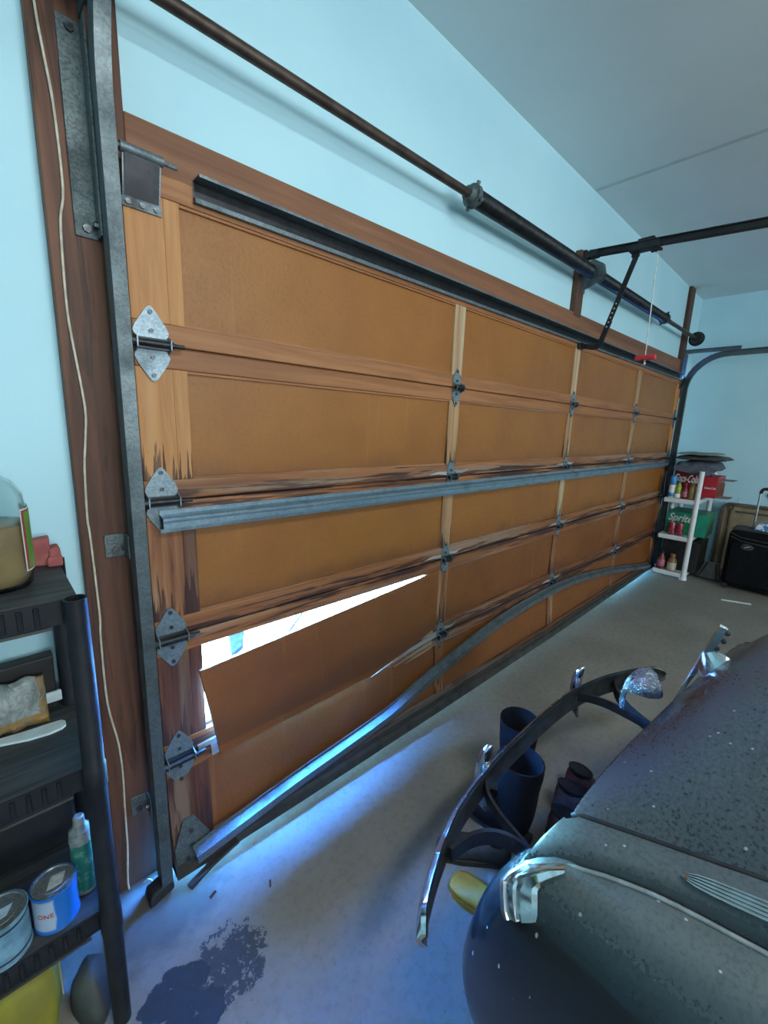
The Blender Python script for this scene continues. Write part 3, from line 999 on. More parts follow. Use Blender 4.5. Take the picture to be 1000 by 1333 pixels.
bm = new(); box(bm, (2.37, -0.016, 1.915), (2.43, -0.0045, 1.955)); box(bm, (2.386, -0.035, 1.925), (2.390, -0.012, 1.947)); box(bm, (2.414, -0.035, 1.925), (2.418, -0.012, 1.947))
mk('door_bracket', bm, M['iron'], op, bevel=0.002)
bm = new(); cyl(bm, (2.40, -0.365, 2.385), (2.40, -0.380, 1.80), 0.0028, 8)
mk('release_cord', bm, M['cord'], op)
bm = new(); box(bm, (2.386, -0.432, 1.822), (2.414, -0.328, 1.848))
mk('release_handle', bm, M['red'], op, 'bright red T-shaped release handle', bevel=0.005)
bm = new(); lathe(bm, [(0.002, 0), (0.006, 0.002), (0.007, 0.008), (0.003, 0.014)], (2.40, -0.380, 1.796), 10); mk('knot', bm, M['cord'], op)
bm = new(); box(bm, (2.26, -2.95, 2.20), (2.54, -2.5, 2.36)); mk('motor_housing', bm, M['iron'], op, bevel=0.02)
bm = new(); box(bm, (2.28, -2.74, 2.35), (2.31, -2.735, CZ)); box(bm, (2.49, -2.74, 2.35), (2.52, -2.735, CZ)); mk('hanger', bm, M['galv'], op)

# cable on the left post --------------------------------------------
wp = [(-0.205, 2.62), (-0.203, 2.4), (-0.198, 2.213), (-0.191, 2.127), (-0.183, 2.036), (-0.181, 1.887), (-0.191, 1.824), (-0.195, 1.729), (-0.196, 1.643), (-0.193, 1.581), (-0.181, 1.426), (-0.186, 1.352), (-0.194, 1.278), (-0.199, 1.152), (-0.197, 1.108), (-0.194, 0.898), (-0.197, 0.829), (-0.197, 0.638), (-0.181, 0.502), (-0.178, 0.394), (-0.181, 0.296), (-0.184, 0.157), (-0.19, -0.009)]
bm = new(); tube(bm, cr([(x, 0.0325, z) for x, z in wp] + [(-0.142, 0.020, 0.006), (-0.13, -0.01, 0.004)], 4), 0.0028, 7, upv=(0, 1, 0))
mk('cable', bm, M['wire'], None, 'thin cream cable hanging down the left brown post', 'cable', smooth='all')

# broken strip on the sill
bm = new(); sweep(bm, [(-0.055, -0.090, 0.010), (0.02, -0.072, 0.022), (0.11, -0.062, 0.034)], [(-0.010, -0.005), (0.010, -0.005), (0.010, 0.005), (-0.010, 0.005)])
mk('broken_strip', bm, M['darkwood'], None, 'dark broken wood strip lying under the lower left door corner', 'wood strip')
for i, (x, y, a, ln, lab) in enumerate(((0.155, -0.085, 0.9, 0.025, 'tiny pale wood chip by the door seal, nearest the strip'), (-0.02, -0.155, 0.2, 0.02, 'tiny dark wood chip on floor below the left door corner'), (0.13, -0.245, 1.1, 0.016, 'tiny dark chip lying alone on the bluish lit floor'))):
    bm = new(); sweep(bm, [(x, y, 0.003), (x + ln * math.cos(a), y + ln * math.sin(a), 0.009)], [(-0.003, -0.003), (0.003, -0.003), (0.003, 0.002), (-0.003, 0.002)])
    mk('wood_chip', bm, M['splinter'] if i == 0 else M['darkwood'], None, lab, 'wood chip', 'wood chips on the floor')

# ------------------------------------------------------------------ vintage car
CX = 0.88
car = thing('vintage_car', (CX, -2.6, 0.0), 'dusty black vintage car with rounded fender and chrome bumper', 'car')

def mir(bm):
    """mirror a mesh to the far side of the car"""
    for v in bm.verts:
        v.co.x = 2 * CX - v.co.x
    bmesh.ops.reverse_faces(bm, faces=bm.faces[:])
    return bm

def askew(bm):
    """the car is parked slightly askew: its far side stands further from the door"""
    for v in bm.verts:
        v.co.y -= 0.10 * max(0.0, v.co.x - 0.35)
    return bm

SEAM = [(-0.985, 0.322, 0.725), (-1.008, 0.330, 0.745), (-1.066, 0.342, 0.757), (-1.118, 0.352, 0.768), (-1.166, 0.360, 0.779), (-1.210, 0.365, 0.791), (-1.251, 0.370, 0.803), (-1.45, 0.378, 0.850), (-1.8, 0.385, 0.905), (-2.3, 0.39, 0.95)]
WELT = [(-0.950, 0.228, 0.645), (-0.975, 0.240, 0.672), (-1.022, 0.260, 0.703), (-1.083, 0.278, 0.720), (-1.132, 0.288, 0.732), (-1.181, 0.296, 0.739), (-1.228, 0.300, 0.745), (-1.266, 0.302, 0.752), (-1.45, 0.305, 0.775), (-1.8, 0.31, 0.80), (-2.3, 0.315, 0.80)]
def tabf(t, i):
    tt = sorted((r[0], r[i]) for r in t)
    return lambda y: interp(tt, y)
seam_x, seam_z = tabf(SEAM, 1), tabf(SEAM, 2)
welt_x, welt_z = tabf(WELT, 1), tabf(WELT, 2)

def fender():
    bm = new()
    ytip, y0 = -0.882, -1.06
    ys = [ytip - 0.0008, -0.884, -0.888, -0.894, -0.902, -0.912, -0.925, -0.94, -0.958, -0.98, -1.005, -1.03, -1.06, -1.09, -1.12, -1.15, -1.18, -1.21, -1.24, -1.27, -1.33, -1.42, -1.52, -1.62, -1.75, -1.95, -2.2, -2.5]
    n = 44
    rings = []
    for y in ys:
        yy = min(y, y0)
        s = 1.0 if y <= y0 else max(0.02, (1 - abs((y - y0) / (ytip - y0)) ** 2.2)) ** (1 / 2.2)
        cx = welt_x(yy) - 0.006
        zt = welt_z(yy)
        z0 = 0.40
        xo = interp([(-2.5, 0.09), (-1.5, 0.135), (-1.06, 0.158)], yy)
        down = 0.20
        if y < -1.28:
            # wheel arch
            q = (y + 1.60) / 0.34
            if abs(q) < 1: down = 0.20 - 0.42 * math.sqrt(1 - q * q)
        ring = []
        for k in range(n):
            a = 2 * PI * k / n
            ca, sa = math.cos(a), math.sin(a)
            e = 2 / 2.35
            px = abs(ca) ** e * (1 if ca > 0 else -1)
            pz = abs(sa) ** e * (1 if sa > 0 else -1)
            ax = (0.12 if ca > 0 else cx - xo)
            az = (zt - z0) if sa > 0 else down
            ccx = 0.215 + (cx - 0.215) * (s if y > y0 else 1)
            ring.append((ccx + ax * px * s, y, z0 + az * pz * s))
        rings.append(ring)
    loft(bm, rings[::-1])
    return bm
fb = fender()
mk('fender', fb, M['paint'], car, 'rounded front fender nearest the camera, spattered with paint', smooth='all')
mk('fender', askew(mir(fender())), M['paint'], car, smooth='all')

def side_strip():
    """body side between fender welt and hood seam"""
    bm = new()
    ys = [-0.955, -0.965, -0.975, -0.99, -1.008, -1.03, -1.05, -1.08, -1.11, -1.14, -1.17, -1.2, -1.23, -1.26, -1.32, -1.45, -1.8, -2.3]
    rings = []
    for i, y in enumerate(ys):
        a = Vector((welt_x(y), y, welt_z(y) - 0.004))
        yb = y if y <= -1.008 else y - 0.02 * (1 - abs(y + 1.008) / 0.06) - 0.006
        b = Vector((seam_x(min(y, -0.99)), min(y, -0.985) - 0.004, seam_z(min(y, -0.99)) - 0.004))
        ring = []
        for k in range(9):
            t = k / 8
            p = a.lerp(b, t)
            bul = math.sin(PI * t) * 0.016
            p += Vector((-0.75, 0.15 if y > -1.02 else 0, 0.6)) * bul
            ring.append(p)
        rings.append(ring)
    loft(bm, rings, closed=False)
    # roll the front edge down to the nose panel
    front = rings[0]
    R2 = [Vector((p.x + 0.005, p.y - 0.004, p.z - 0.12)) for p in front]
    loft(bm, [front, R2], closed=False)
    return bm
mk('side_panel', side_strip(), M['paint'], car, smooth='all')
mk('side_panel', askew(mir(side_strip())), M['paint'], car, smooth='all')

ZC = [(-2.4, 1.13), (-1.9, 1.115), (-1.6, 1.095), (-1.4, 1.078), (-1.3, 1.054), (-1.22, 1.022), (-1.16, 0.987), (-1.123, 0.958), (-1.09, 0.925), (-1.055, 0.872), (-1.02, 0.812), (-1.0, 0.782), (-0.988, 0.755), (-0.984, 0.720), (-0.990, 0.68)]
def hood():
    bm = new()
    prof = []   # (y, zc, ze)
    for y, zc in ZC:
        prof.append((y, zc))
    rings = []
    nv = 40
    front_n = 3
    for i, (y, zc) in enumerate(prof):
        ring = []
        for k in range(nv + 1):
            v = -1 + 2 * k / nv
            yy = y
            # side profile runs a little further back and lower at the nose corner
            if i >= len(prof) - front_n:
                j = i - (len(prof) - front_n)
                ze = [0.742, 0.718, 0.68][j]
                ye = [-1.000, -0.995, -1.0][j]
            else:
                ze = seam_z(y)
                ye = y if y < -1.02 else y - 0.008
            f = 1 - abs(v) ** 2.0
            wdt = CX - seam_x(min(y, -0.99))
            z = ze + (zc - ze) * f
            # rounded edge just inside the seam
            edge = max(0.0, (abs(v) - 0.90) / 0.10)
            z -= 0.004 * edge ** 2
            z += 0.010 * (abs(v) ** 2 - abs(v) ** 10) * (1 if i < len(prof) - front_n else 0.4)
            yy = ye + (y - ye) * min(1, f * 1.6)
            ring.append((CX + v * wdt, yy, z))
        rings.append(ring)
    loft(bm, rings, closed=False)
    return bm
hd = mk('hood', askew(hood()), M['paint'], car, 'domed dusty hood with dull grey film', smooth='all')
md = hd.modifiers.new('subdivision', 'SUBSURF'); md.levels = 1; md.render_levels = 2
# dark shut line under the hood edge
for s in (0, 1):
    bm = new(); tube(bm, [(seam_x(y) + 0.002, y, seam_z(y) - 0.0045) for y in (-1.0, -1.02, -1.05, -1.08, -1.11, -1.14, -1.17, -1.2, -1.23, -1.26, -1.35, -1.5, -1.8, -2.3)], 0.0042, 8)
    if s: mir(bm)
    mk('hood_seam', askew(bm), M['iron'], car, smooth='all')
    bm = new(); tube(bm, [(welt_x(y) - 0.002, y, welt_z(y) + 0.0015) for y in (-0.955, -0.965, -0.975, -0.99, -1.008, -1.03, -1.05, -1.08, -1.11, -1.14, -1.17, -1.2, -1.23, -1.26, -1.35, -1.5, -1.8, -2.3)], 0.0038, 8)
    if s: mir(bm)
    mk('welt', askew(bm), M['welt'], car, smooth='all')

# nose panel, grille
bm = new()
rings = []
for z, y in ((0.735, -1.002), (0.70, -0.996), (0.65, -0.985), (0.58, -0.975), (0.50, -0.97), (0.40, -0.975), (0.30, -0.985), (0.22, -1.0)):
    rings.append([(CX + v * 0.60, y - 0.05 * abs(v) ** 3, z) for v in [-1 + 2 * k / 16 for k in range(17)]])
loft(bm, rings, closed=False)
mk('nose_panel', askew(bm), M['paint'], car, smooth='all')
for k in range(6):
    z = 0.34 + k * 0.055
    bm = new(); sweep(bm, [(CX + v * 0.44, -0.952 - 0.04 * abs(v) ** 3, z) for v in [-1 + 2 * q / 12 for q in range(13)]], circ(0.012, 8))
    mk('grille_bar', askew(bm), M['chrome'], car, smooth='all')

# chrome spear on the body side
for s in (0, 1):
    bm = new()
    ys = [-1.165, -1.172, -1.182, -1.20, -1.225, -1.26, -1.32, -1.5, -1.75, -1.80]
    hs = [0.001, 0.006, 0.0095, 0.0115, 0.0125, 0.013, 0.013, 0.0115, 0.008, 0.002]
    rings = []
    for y, h in zip(ys, hs):
        a = Vector((welt_x(y), y, welt_z(y))); b = Vector((seam_x(y), y, seam_z(y)))
        c = a.lerp(b, 0.54) + Vector((-0.75, 0, 0.6)) * 0.0165
        u = (b - a).normalized(); nrm = Vector((-u.z, 0, u.x)).normalized()
        ring = []
        pr = []
        for r_ in range(5):
            t0 = -1 + 2 * r_ / 5; t1 = -1 + 2 * (r_ + 1) / 5
            pr += [(t0 + 0.02, 0.001), (t0 + 0.10, 0.0042), (t1 - 0.10, 0.0042), (t1 - 0.02, 0.001)]
        for t, e in pr:
            ring.append(c + u * h * t + nrm * (e if h > 0.002 else 0))
        ring += [c + u * h - nrm * 0.006, c - u * h - nrm * 0.006]
        rings.append(ring)
    loft(bm, rings)
    if s: mir(bm)
    mk('side_spear', askew(bm), M['chrome'], car)

# fender-top chevron
fbm = fender(); fbm.faces.ensure_lookup_table(); fbm.normal_update()
bvh = BVHTree.FromBMesh(fbm)
# outline: outer and inner outline of the V, stations from upper arm end over the apex to the lower arm end
CHEV_O = [(0.2499, -1.0283, 0.7082), (0.2389, -1.0023, 0.696), (0.231, -0.9744, 0.6747), (0.2233, -0.9537, 0.6502), (0.2152, -0.944, 0.6312), (0.2022, -0.9516, 0.6202), (0.192, -0.9606, 0.6075), (0.1873, -0.9712, 0.6035)]
CHEV_I = [(0.2381, -1.034, 0.7051), (0.2265, -1.0215, 0.6954), (0.2168, -1.0096, 0.6828), (0.2115, -1.0066, 0.6752), (0.207, -1.0095, 0.6697), (0.2017, -1.013, 0.6627), (0.1965, -1.0168, 0.653), (0.1921, -1.0175, 0.644)]
def chevron():
    bm = new()
    def on_surf(p, d):
        q, nrm, i, dist = bvh.find_nearest(Vector(p))
        if nrm.dot(q - Vector((0.24, -1.08, 0.45))) < 0: nrm = -nrm
        return q + nrm * d
    prof = [(0.0, -0.004), (0.0, 0.009), (0.06, 0.011), (0.14, 0.011), (0.18, 0.006), (0.30, 0.006), (0.34, 0.012), (0.44, 0.012), (0.48, 0.007), (0.60, 0.007), (0.64, 0.014), (0.92, 0.014), (1.0, 0.008), (1.0, -0.004)]
    rings = []
    for a, b in zip(CHEV_O, CHEV_I):
        A, B = Vector(a), Vector(b)
        rings.append([on_surf(A.lerp(B, t), d) for t, d in prof])
    loft(bm, rings)
    return bm
mk('fender_ornament', chevron(), M['chrome'], car, 'ribbed chrome chevron on the fender top', smooth=True)
bmc = chevron(); mir(bmc); mk('fender_ornament', askew(bmc), M['chrome'], car)
fbm.free()

# hood ornament: thin chrome fin climbing the nose, on a small pedestal
bm = new()
rings = []
for (z, th, dp) in ((0.728, 0.0015, 0.003), (0.775, 0.002, 0.005), (0.82, 0.003, 0.008), (0.862, 0.004, 0.012), (0.905, 0.005, 0.014), (0.940, 0.006, 0.016), (0.964, 0.006, 0.016), (0.968, 0.003, 0.010)):
    y = -1.032 - 0.255 * (z - 0.73)
    rings.append([(CX - th, y, z), (CX, y + 0.003, z + 0.002), (CX + th, y, z), (CX + th * 0.8, y - dp, z - 0.003), (CX - th * 0.8, y - dp, z - 0.003)])
loft(bm, rings)
ho = mk('hood_ornament', bm, M['chrome'], car, 'slim upright chrome fin on the hood nose', smooth=True)
bm = new()
loft(bm, [[(CX + hx * math.cos(a), y + hy * math.sin(a), z + 0.6 * hy * -math.sin(a)) for a in [2 * PI * q / 14 for q in range(14)]] for y, z, hx, hy in ((-1.108, 0.845, 0.022, 0.040), (-1.102, 0.862, 0.020, 0.036), (-1.090, 0.880, 0.012, 0.024), (-1.080, 0.890, 0.006, 0.014))])
mk('pedestal', bm, M['chrome'], ho, smooth=True)
for (y, z) in ((-1.098, 0.905), (-1.108, 0.928), (-1.112, 0.950)):
    bm = new(); lathe(bm, [(0.002, -0.006), (0.005, -0.005), (0.006, 0), (0.005, 0.005), (0.002, 0.006)], (CX, y + 0.004, z), 10, 'X'); mk('stud', bm, M['iron'], ho, smooth='all')
# chrome nose emblem in front of the hood
bm = new()
rings = []
for (y, z, rx, rz_) in ((-1.000, 0.742, 0.020, 0.020), (-0.985, 0.752, 0.040, 0.034), (-0.965, 0.755, 0.050, 0.038), (-0.945, 0.748, 0.046, 0.034), (-0.930, 0.735, 0.034, 0.026), (-0.920, 0.718, 0.018, 0.018), (-0.917, 0.700, 0.010, 0.010), (-0.916, 0.676, 0.006, 0.006), (-0.918, 0.650, 0.002, 0.002)):
    rings.append([(CX - 0.012 + rx * math.cos(a) * (1 + 0.10 * math.sin(3 * a)), y + 0.006 * math.sin(2 * a), z + rz_ * math.sin(a)) for a in [2 * PI * q / 16 for q in range(16)]])
loft(bm, rings)
g = G('crackled_chrome'); n_ = g.noise(g.obj, 60, 5, 0.7, 1.5)
g.set(Base_Color=g.mix(g.ramp(n_, 0.45, 0.6), (0.50, 0.56, 0.68), (0.22, 0.25, 0.33)), Metallic=0.9, Roughness=g.ramp(n_, 0.4, 0.6, 0.12, 0.4)); g.bump(n_, 0.8, 0.01)
mk('nose_emblem', bm, g.m, car, 'crackled chrome nose emblem with a hooked tip', smooth='all')

# bumper
BP = [(-0.718, -0.826), (-0.690, -0.802), (-0.650, -0.780), (-0.570, -0.745), (-0.45, -0.708), (-0.28, -0.684), (-0.09, -0.676), (0.09, -0.676), (0.28, -0.686), (0.45, -0.722), (0.57, -0.765), (0.66, -0.808), (0.715, -0.842), (0.748, -0.875)]
BCX = 0.875
BZ = 0.42
bpath = cr([(BCX + dx, y, BZ) for dx, y in BP], 5)
def blade(prof, k=1.0):
    bm = new()
    P, T = frames(bpath)
    rings = []
    N = len(P)
    for i, (p, t) in enumerate(zip(P, T)):
        o = Vector((-t.y, t.x, 0)).normalized()   # outward (+y at the middle)
        e = min(i, N - 1 - i)
        sc_ = min(1.0, 0.30 + 0.70 * (e / 6) ** 0.6) if e < 6 else 1.0
        rings.append([p + o * a + Vector((0, 0, b * sc_)) for a, b in prof])
    loft(bm, rings)
    return bm
bmp = mk('bumper', blade([(0.000, -0.043), (0.010, -0.036), (0.017, -0.018), (0.019, 0.0), (0.017, 0.018), (0.010, 0.036), (0.000, 0.043), (0.0005, 0.036), (0.006, 0.018), (0.008, 0.0), (0.006, -0.018), (0.0005, -0.036)]), M['chrome'], car, 'long bowed chrome bumper blade', smooth=True)
mk('bumper_backing', blade([(-0.0025, 0.0425), (-0.0018, 0.036), (0.004, 0.018), (0.006, 0), (0.004, -0.018), (-0.0018, -0.036), (-0.0025, -0.0425), (-0.005, -0.036), (0.001, -0.018), (0.003, 0), (0.001, 0.018), (-0.005, 0.036)]), M['bumper_back'], bmp, smooth=True)
for x in (0.598, 1.236):
    bm = new()
    rings = []
    for z, r_, dy in ((0.305, 0.006, -0.018), (0.325, 0.016, -0.008), (0.36, 0.022, 0.0), (0.42, 0.024, 0.004), (0.47, 0.023, 0.002), (0.505, 0.018, -0.006), (0.522, 0.008, -0.014)):
        yb = -0.662 if x < 0.9 else -0.664
        rings.append([(x + r_ * math.cos(a), yb + dy + r_ * 0.8 * math.sin(a), z) for a in [2 * PI * q / 14 for q in range(14)]])
    loft(bm, rings)
    mk('bumper_guard', bm, M['chrome'], bmp, smooth='all')
for s in (0, 1):
    def mx(p): return (p[0] if not s else 2 * BCX - p[0] + 0.02, p[1], p[2])
    bm = new(); sweep(bm, [mx(p) for p in cr([(0.335, -0.748, 0.415), (0.40, -0.762, 0.420), (0.455, -0.795, 0.415), (0.490, -0.85, 0.400), (0.505, -0.93, 0.380), (0.51, -1.0, 0.37)], 5)], [(-0.005, -0.020), (0.005, -0.020), (0.005, 0.020), (-0.005, 0.020)])
    mk('bumper_bracket', bm, M['iron'], bmp)
    bm = new(); sweep(bm, [mx(p) for p in cr([(0.575, -0.690, 0.415), (0.545, -0.715, 0.410), (0.520, -0.77, 0.405), (0.507, -0.84, 0.395), (0.500, -0.90, 0.385)], 5)], [(-0.004, -0.016), (0.004, -0.016), (0.004, 0.016), (-0.004, 0.016)])
    mk('bumper_bracket', bm, M['iron'], bmp)
# rear of the body, cabin, glass, wheels (behind the camera's view)
bm = new()
rings = []
for y, hw, zt, zb in ((-2.28, 0.56, 0.96, 0.28), (-2.5, 0.70, 0.98, 0.26), (-3.0, 0.74, 0.98, 0.25), (-3.8, 0.74, 0.98, 0.26), (-4.5, 0.70, 0.95, 0.30), (-4.9, 0.55, 0.85, 0.36), (-5.0, 0.35, 0.70, 0.42)):
    rings.append([(CX + hw * px, y, zb + (zt - zb) * pz) for px, pz in ((-0.9, 0), (-1, 0.15), (-1, 0.75), (-0.93, 0.95), (-0.8, 1), (0.8, 1), (0.93, 0.95), (1, 0.75), (1, 0.15), (0.9, 0))])
loft(bm, rings)
mk('body', askew(bm), M['paint'], car, smooth=True)
bm = new()
rings = []
for z, y0, y1, hw in ((0.97, -2.30, -4.35, 0.64), (1.12, -2.42, -4.25, 0.62), (1.38, -2.66, -4.0, 0.54), (1.46, -2.80, -3.85, 0.48), (1.49, -3.0, -3.6, 0.36)):
    rings.append([(CX + hw * a, y0 + (y1 - y0) * b, z) for a, b in ((-0.8, 0), (0.8, 0), (1, 0.08), (1, 0.9), (0.8, 1), (-0.8, 1), (-1, 0.9), (-1, 0.08))])
loft(bm, rings)
cab = mk('cabin', askew(bm), M['paint'], car, smooth=True)
bm = new(); loft(bm, [[(CX - 0.45, -2.425, 1.13), (CX + 0.45, -2.425, 1.13), (CX + 0.40, -2.640, 1.36), (CX - 0.40, -2.640, 1.36)], [(CX - 0.45, -2.415, 1.14), (CX + 0.45, -2.415, 1.14), (CX + 0.40, -2.630, 1.37), (CX - 0.40, -2.630, 1.37)]])
mk('windshield', askew(bm), M['glass_dark'], cab)
for s in (-1, 1):
    bm = new(); loft(bm, [[(CX + s * 0.622, -2.62, 1.13), (CX + s * 0.622, -3.9, 1.13), (CX + s * 0.556, -3.8, 1.36), (CX + s * 0.556, -2.80, 1.36)], [(CX + s * 0.632, -2.62, 1.13), (CX + s * 0.632, -3.9, 1.13), (CX + s * 0.566, -3.8, 1.36), (CX + s * 0.566, -2.80, 1.36)]])
    mk('side_window', askew(bm), M['glass_dark'], cab)
for x, s in ((0.24, 1), (1.52, -1)):
    for y in (-1.60, -4.05):
        bm = new(); lathe(bm, [(0.17, -0.07), (0.27, -0.075), (0.30, -0.05), (0.305, 0), (0.30, 0.05), (0.27, 0.075), (0.17, 0.07)], (x, y, 0.305), 32, 'X')
        wh = mk('wheel', askew(bm), M['tire'], car, smooth=True)
        bm = new(); lathe(bm, [(0.02, -s * 0.075), (0.09, -s * 0.072), (0.13, -s * 0.05), (0.172, -s * 0.055), (0.172, s * 0.05), (0.02, s * 0.05)], (x, y, 0.305), 28, 'X')
        mk('hub_cap', askew(bm), M['chrome'], wh, smooth=True)

# ------------------------------------------------------------------ boots and shoes behind the bumper
m_boot = simple('black_boot_rubber', (0.0045, 0.0045, 0.0045), (0.008, 0.008, 0.008), 0.8, 0, 18, 0.15, spec=0.2)
m_dark_in = simple('boot_lining', (0.008, 0.008, 0.009), (0.012, 0.012, 0.013), 0.9)
def boot(x, y, rot, h, label, lean=(0, 0)):
    t = thing('rubber_boot', (x, y, 0), label, 'boot', 'tall rubber boots behind the bumper')
    c, s = math.cos(rot), math.sin(rot)
    def W(p): return (x + p[0] * c - p[1] * s + lean[0] * p[2], y + p[0] * s + p[1] * c + lean[1] * p[2], p[2])
    bm = new()
    rings = []
    ST = [((0, 0, h), 0.064, 0.058, 0), ((0, 0, h * 0.85), 0.063, 0.056, 0), ((0.004, 0, h * 0.68), 0.060, 0.053, 0), ((0.0, 0, h * 0.5), 0.055, 0.048, 0), ((0.0, 0, 0.12), 0.052, 0.044, 0.12), ((0.012, 0, 0.085), 0.058, 0.044, 0.5), ((0.05, 0, 0.062), 0.056, 0.046, 1.1), ((0.10, 0, 0.052), 0.045, 0.048, 1.45), ((0.15, 0, 0.045), 0.036, 0.045, 1.5), ((0.185, 0, 0.038), 0.024, 0.032, 1.55), ((0.198, 0, 0.035), 0.008, 0.012, 1.57)]
    for (cx_, cy_, cz_), ra, rb, tilt in [(p_, a_ * 1.22, b_ * 1.25, t_) for p_, a_, b_, t_ in ST]:
        ring = []
        for k in range(18):
            a = 2 * PI * k / 18
            u_, v_ = ra * math.cos(a), rb * math.sin(a)
            ring.append(W((cx_ + u_ * math.cos(tilt), cy_ + v_, max(0.012, cz_ + u_ * math.sin(tilt)))))
        rings.append(ring)
    # hollow top
    inner = [[W((0.9 * ra_ * math.cos(a), 0.9 * rb_ * math.sin(a), z)) for a in [2 * PI * k / 18 for k in range(18)]] for z, ra_, rb_ in ((h - 0.16, 0.062, 0.056), (h - 0.02, 0.077, 0.072), (h + 0.002, 0.083, 0.078))]
    loft(bm, inner + rings)
    mk('shaft', bm, m_boot, t, smooth=True)
    bm = new()
    out = [(-0.055, 0.038), (-0.06, 0), (-0.055, -0.038), (0.0, -0.042), (0.08, -0.045), (0.15, -0.046), (0.19, -0.03), (0.202, 0), (0.19, 0.03), (0.15, 0.046), (0.08, 0.045), (0.0, 0.042)]
    loft(bm, [[W((a, b, 0.0)) for a, b in out], [W((a, b, 0.022)) for a, b in out]])
    mk('sole', bm, M['rubber'], t)
    return t
boot(1.005, -0.560, 0.6, 0.335, 'taller black rubber boot standing behind its pair')
boot(0.850, -0.655, 1.62, 0.315, 'black rubber boot standing nearest the chrome bumper', (0.0, 0))

def shoe(name, x, y, rot, L, mat, sole_mat, label, group, z=0.0, h=0.085):
    t = thing(name, (x, y, z), label, 'shoe', group)
    c, s = math.cos(rot), math.sin(rot)
    def W(p): return (x + p[0] * c - p[1] * s, y + p[0] * s + p[1] * c, z + p[2])
    bm = new()
    rings = []
    for u_, wd, ht in ((0.0, 0.018, 0.055), (0.02, 0.032, 0.078), (0.10, 0.036, 0.082), (0.30, 0.036, 0.080), (0.48, 0.038, 0.070), (0.65, 0.044, 0.055), (0.82, 0.044, 0.046), (0.94, 0.034, 0.036), (1.0, 0.012, 0.026)):
        ht *= h / 0.085
        ring = [W((u_ * L - 0.3 * L, wd * q, 0.014 + (ht - 0.014) * p)) for q, p in ((-0.9, 0), (-1, 0.3), (-0.92, 0.65), (-0.6, 0.93), (0, 1), (0.6, 0.93), (0.92, 0.65), (1, 0.3), (0.9, 0))]
        rings.append(ring)
    loft(bm, rings)
    up_ = mk('upper', bm, mat, t, smooth='all')
    bm = new()
    out = [(-0.30, 0.028), (-0.315, 0), (-0.30, -0.028), (0.0, -0.034), (0.35, -0.046), (0.55, -0.046), (0.68, -0.025), (0.71, 0), (0.68, 0.025), (0.55, 0.046), (0.35, 0.046), (0.0, 0.034)]
    loft(bm, [[W((a * L, b, 0.0)) for a, b in out], [W((a * L, b, 0.018)) for a, b in out]])
    mk('sole', bm, sole_mat, t)
    bm = new()
    loft(bm, [[W((-0.10 * L + 0.17 * L * r_ * math.cos(a), 0.027 * r_ * math.sin(a), zz * h / 0.085)) for a in [2 * PI * k / 16 for k in range(16)]] for zz, r_ in ((0.070, 1.0), (0.086, 1.15), (0.088, 1.05), (0.084, 0.9))])
    mk('collar', bm, m_dark_in, up_, smooth=True)
    return t
m_red = simple('dull_red_leather', (0.15, 0.055, 0.055), (0.09, 0.032, 0.032), 0.6, 0, 20)
m_maroon = simple('maroon_canvas', (0.095, 0.038, 0.034), (0.05, 0.02, 0.02), 0.6, 0, 20)
m_grey = simple('charcoal_canvas', (0.035, 0.040, 0.045), (0.02, 0.022, 0.026), 0.7, 0, 25)
m_teal = simple('pale_teal_canvas', (0.14, 0.19, 0.185), (0.08, 0.12, 0.12), 0.7, 0, 25)
m_yel = simple('yellow_rubber', (0.50, 0.27, 0.025), (0.36, 0.18, 0.015), 0.5, 0, 12)
shoe('work_shoe', 0.985, -0.800, -PI / 2 + 0.1, 0.26, m_red, M['rubber'], 'dull red shoe lying right beside the black boots', 'shoes under the bumper', 0, 0.10)
shoe('work_shoe', 1.100, -0.765, -PI / 2, 0.25, m_maroon, M['rubber'], 'maroon shoe with open collar, just beyond the red shoe', 'shoes under the bumper', 0, 0.11)
shoe('work_shoe', 1.210, -0.755, -PI / 2 - 0.05, 0.24, m_maroon, M['rubber'], 'maroon shoe farthest along the row, close to the hood', 'shoes under the bumper', 0, 0.11)
shoe('work_shoe', 0.888, -0.870, -PI / 2 + 0.1, 0.24, m_teal, M['whiteplastic'], 'pale teal shoe tucked under the car nose', 'shoes under the bumper', 0, 0.08)
shoe('work_shoe', 0.715, -0.640, 2.2, 0.24, m_grey, M['rubber'], 'charcoal shoe lying between the near boot and the bumper', 'shoes under the bumper', 0, 0.09)
shoe('work_shoe', 0.662, -0.875, 0.1, 0.22, m_boot, M['rubber'], 'black shoe on the floor just before the fender', 'shoes under the bumper', 0, 0.10)
shoe('rubber_clog', 0.580, -0.745, 1.65, 0.20, m_yel, m_yel, 'yellow rubber clog on the floor in front of the fender', 'yellow clogs', 0, 0.065)
shoe('rubber_clog', 0.705, -0.775, 0.05, 0.16, m_yel, m_yel, 'yellow rubber clog half hidden under the bumper bracket', 'yellow clogs', 0, 0.05)

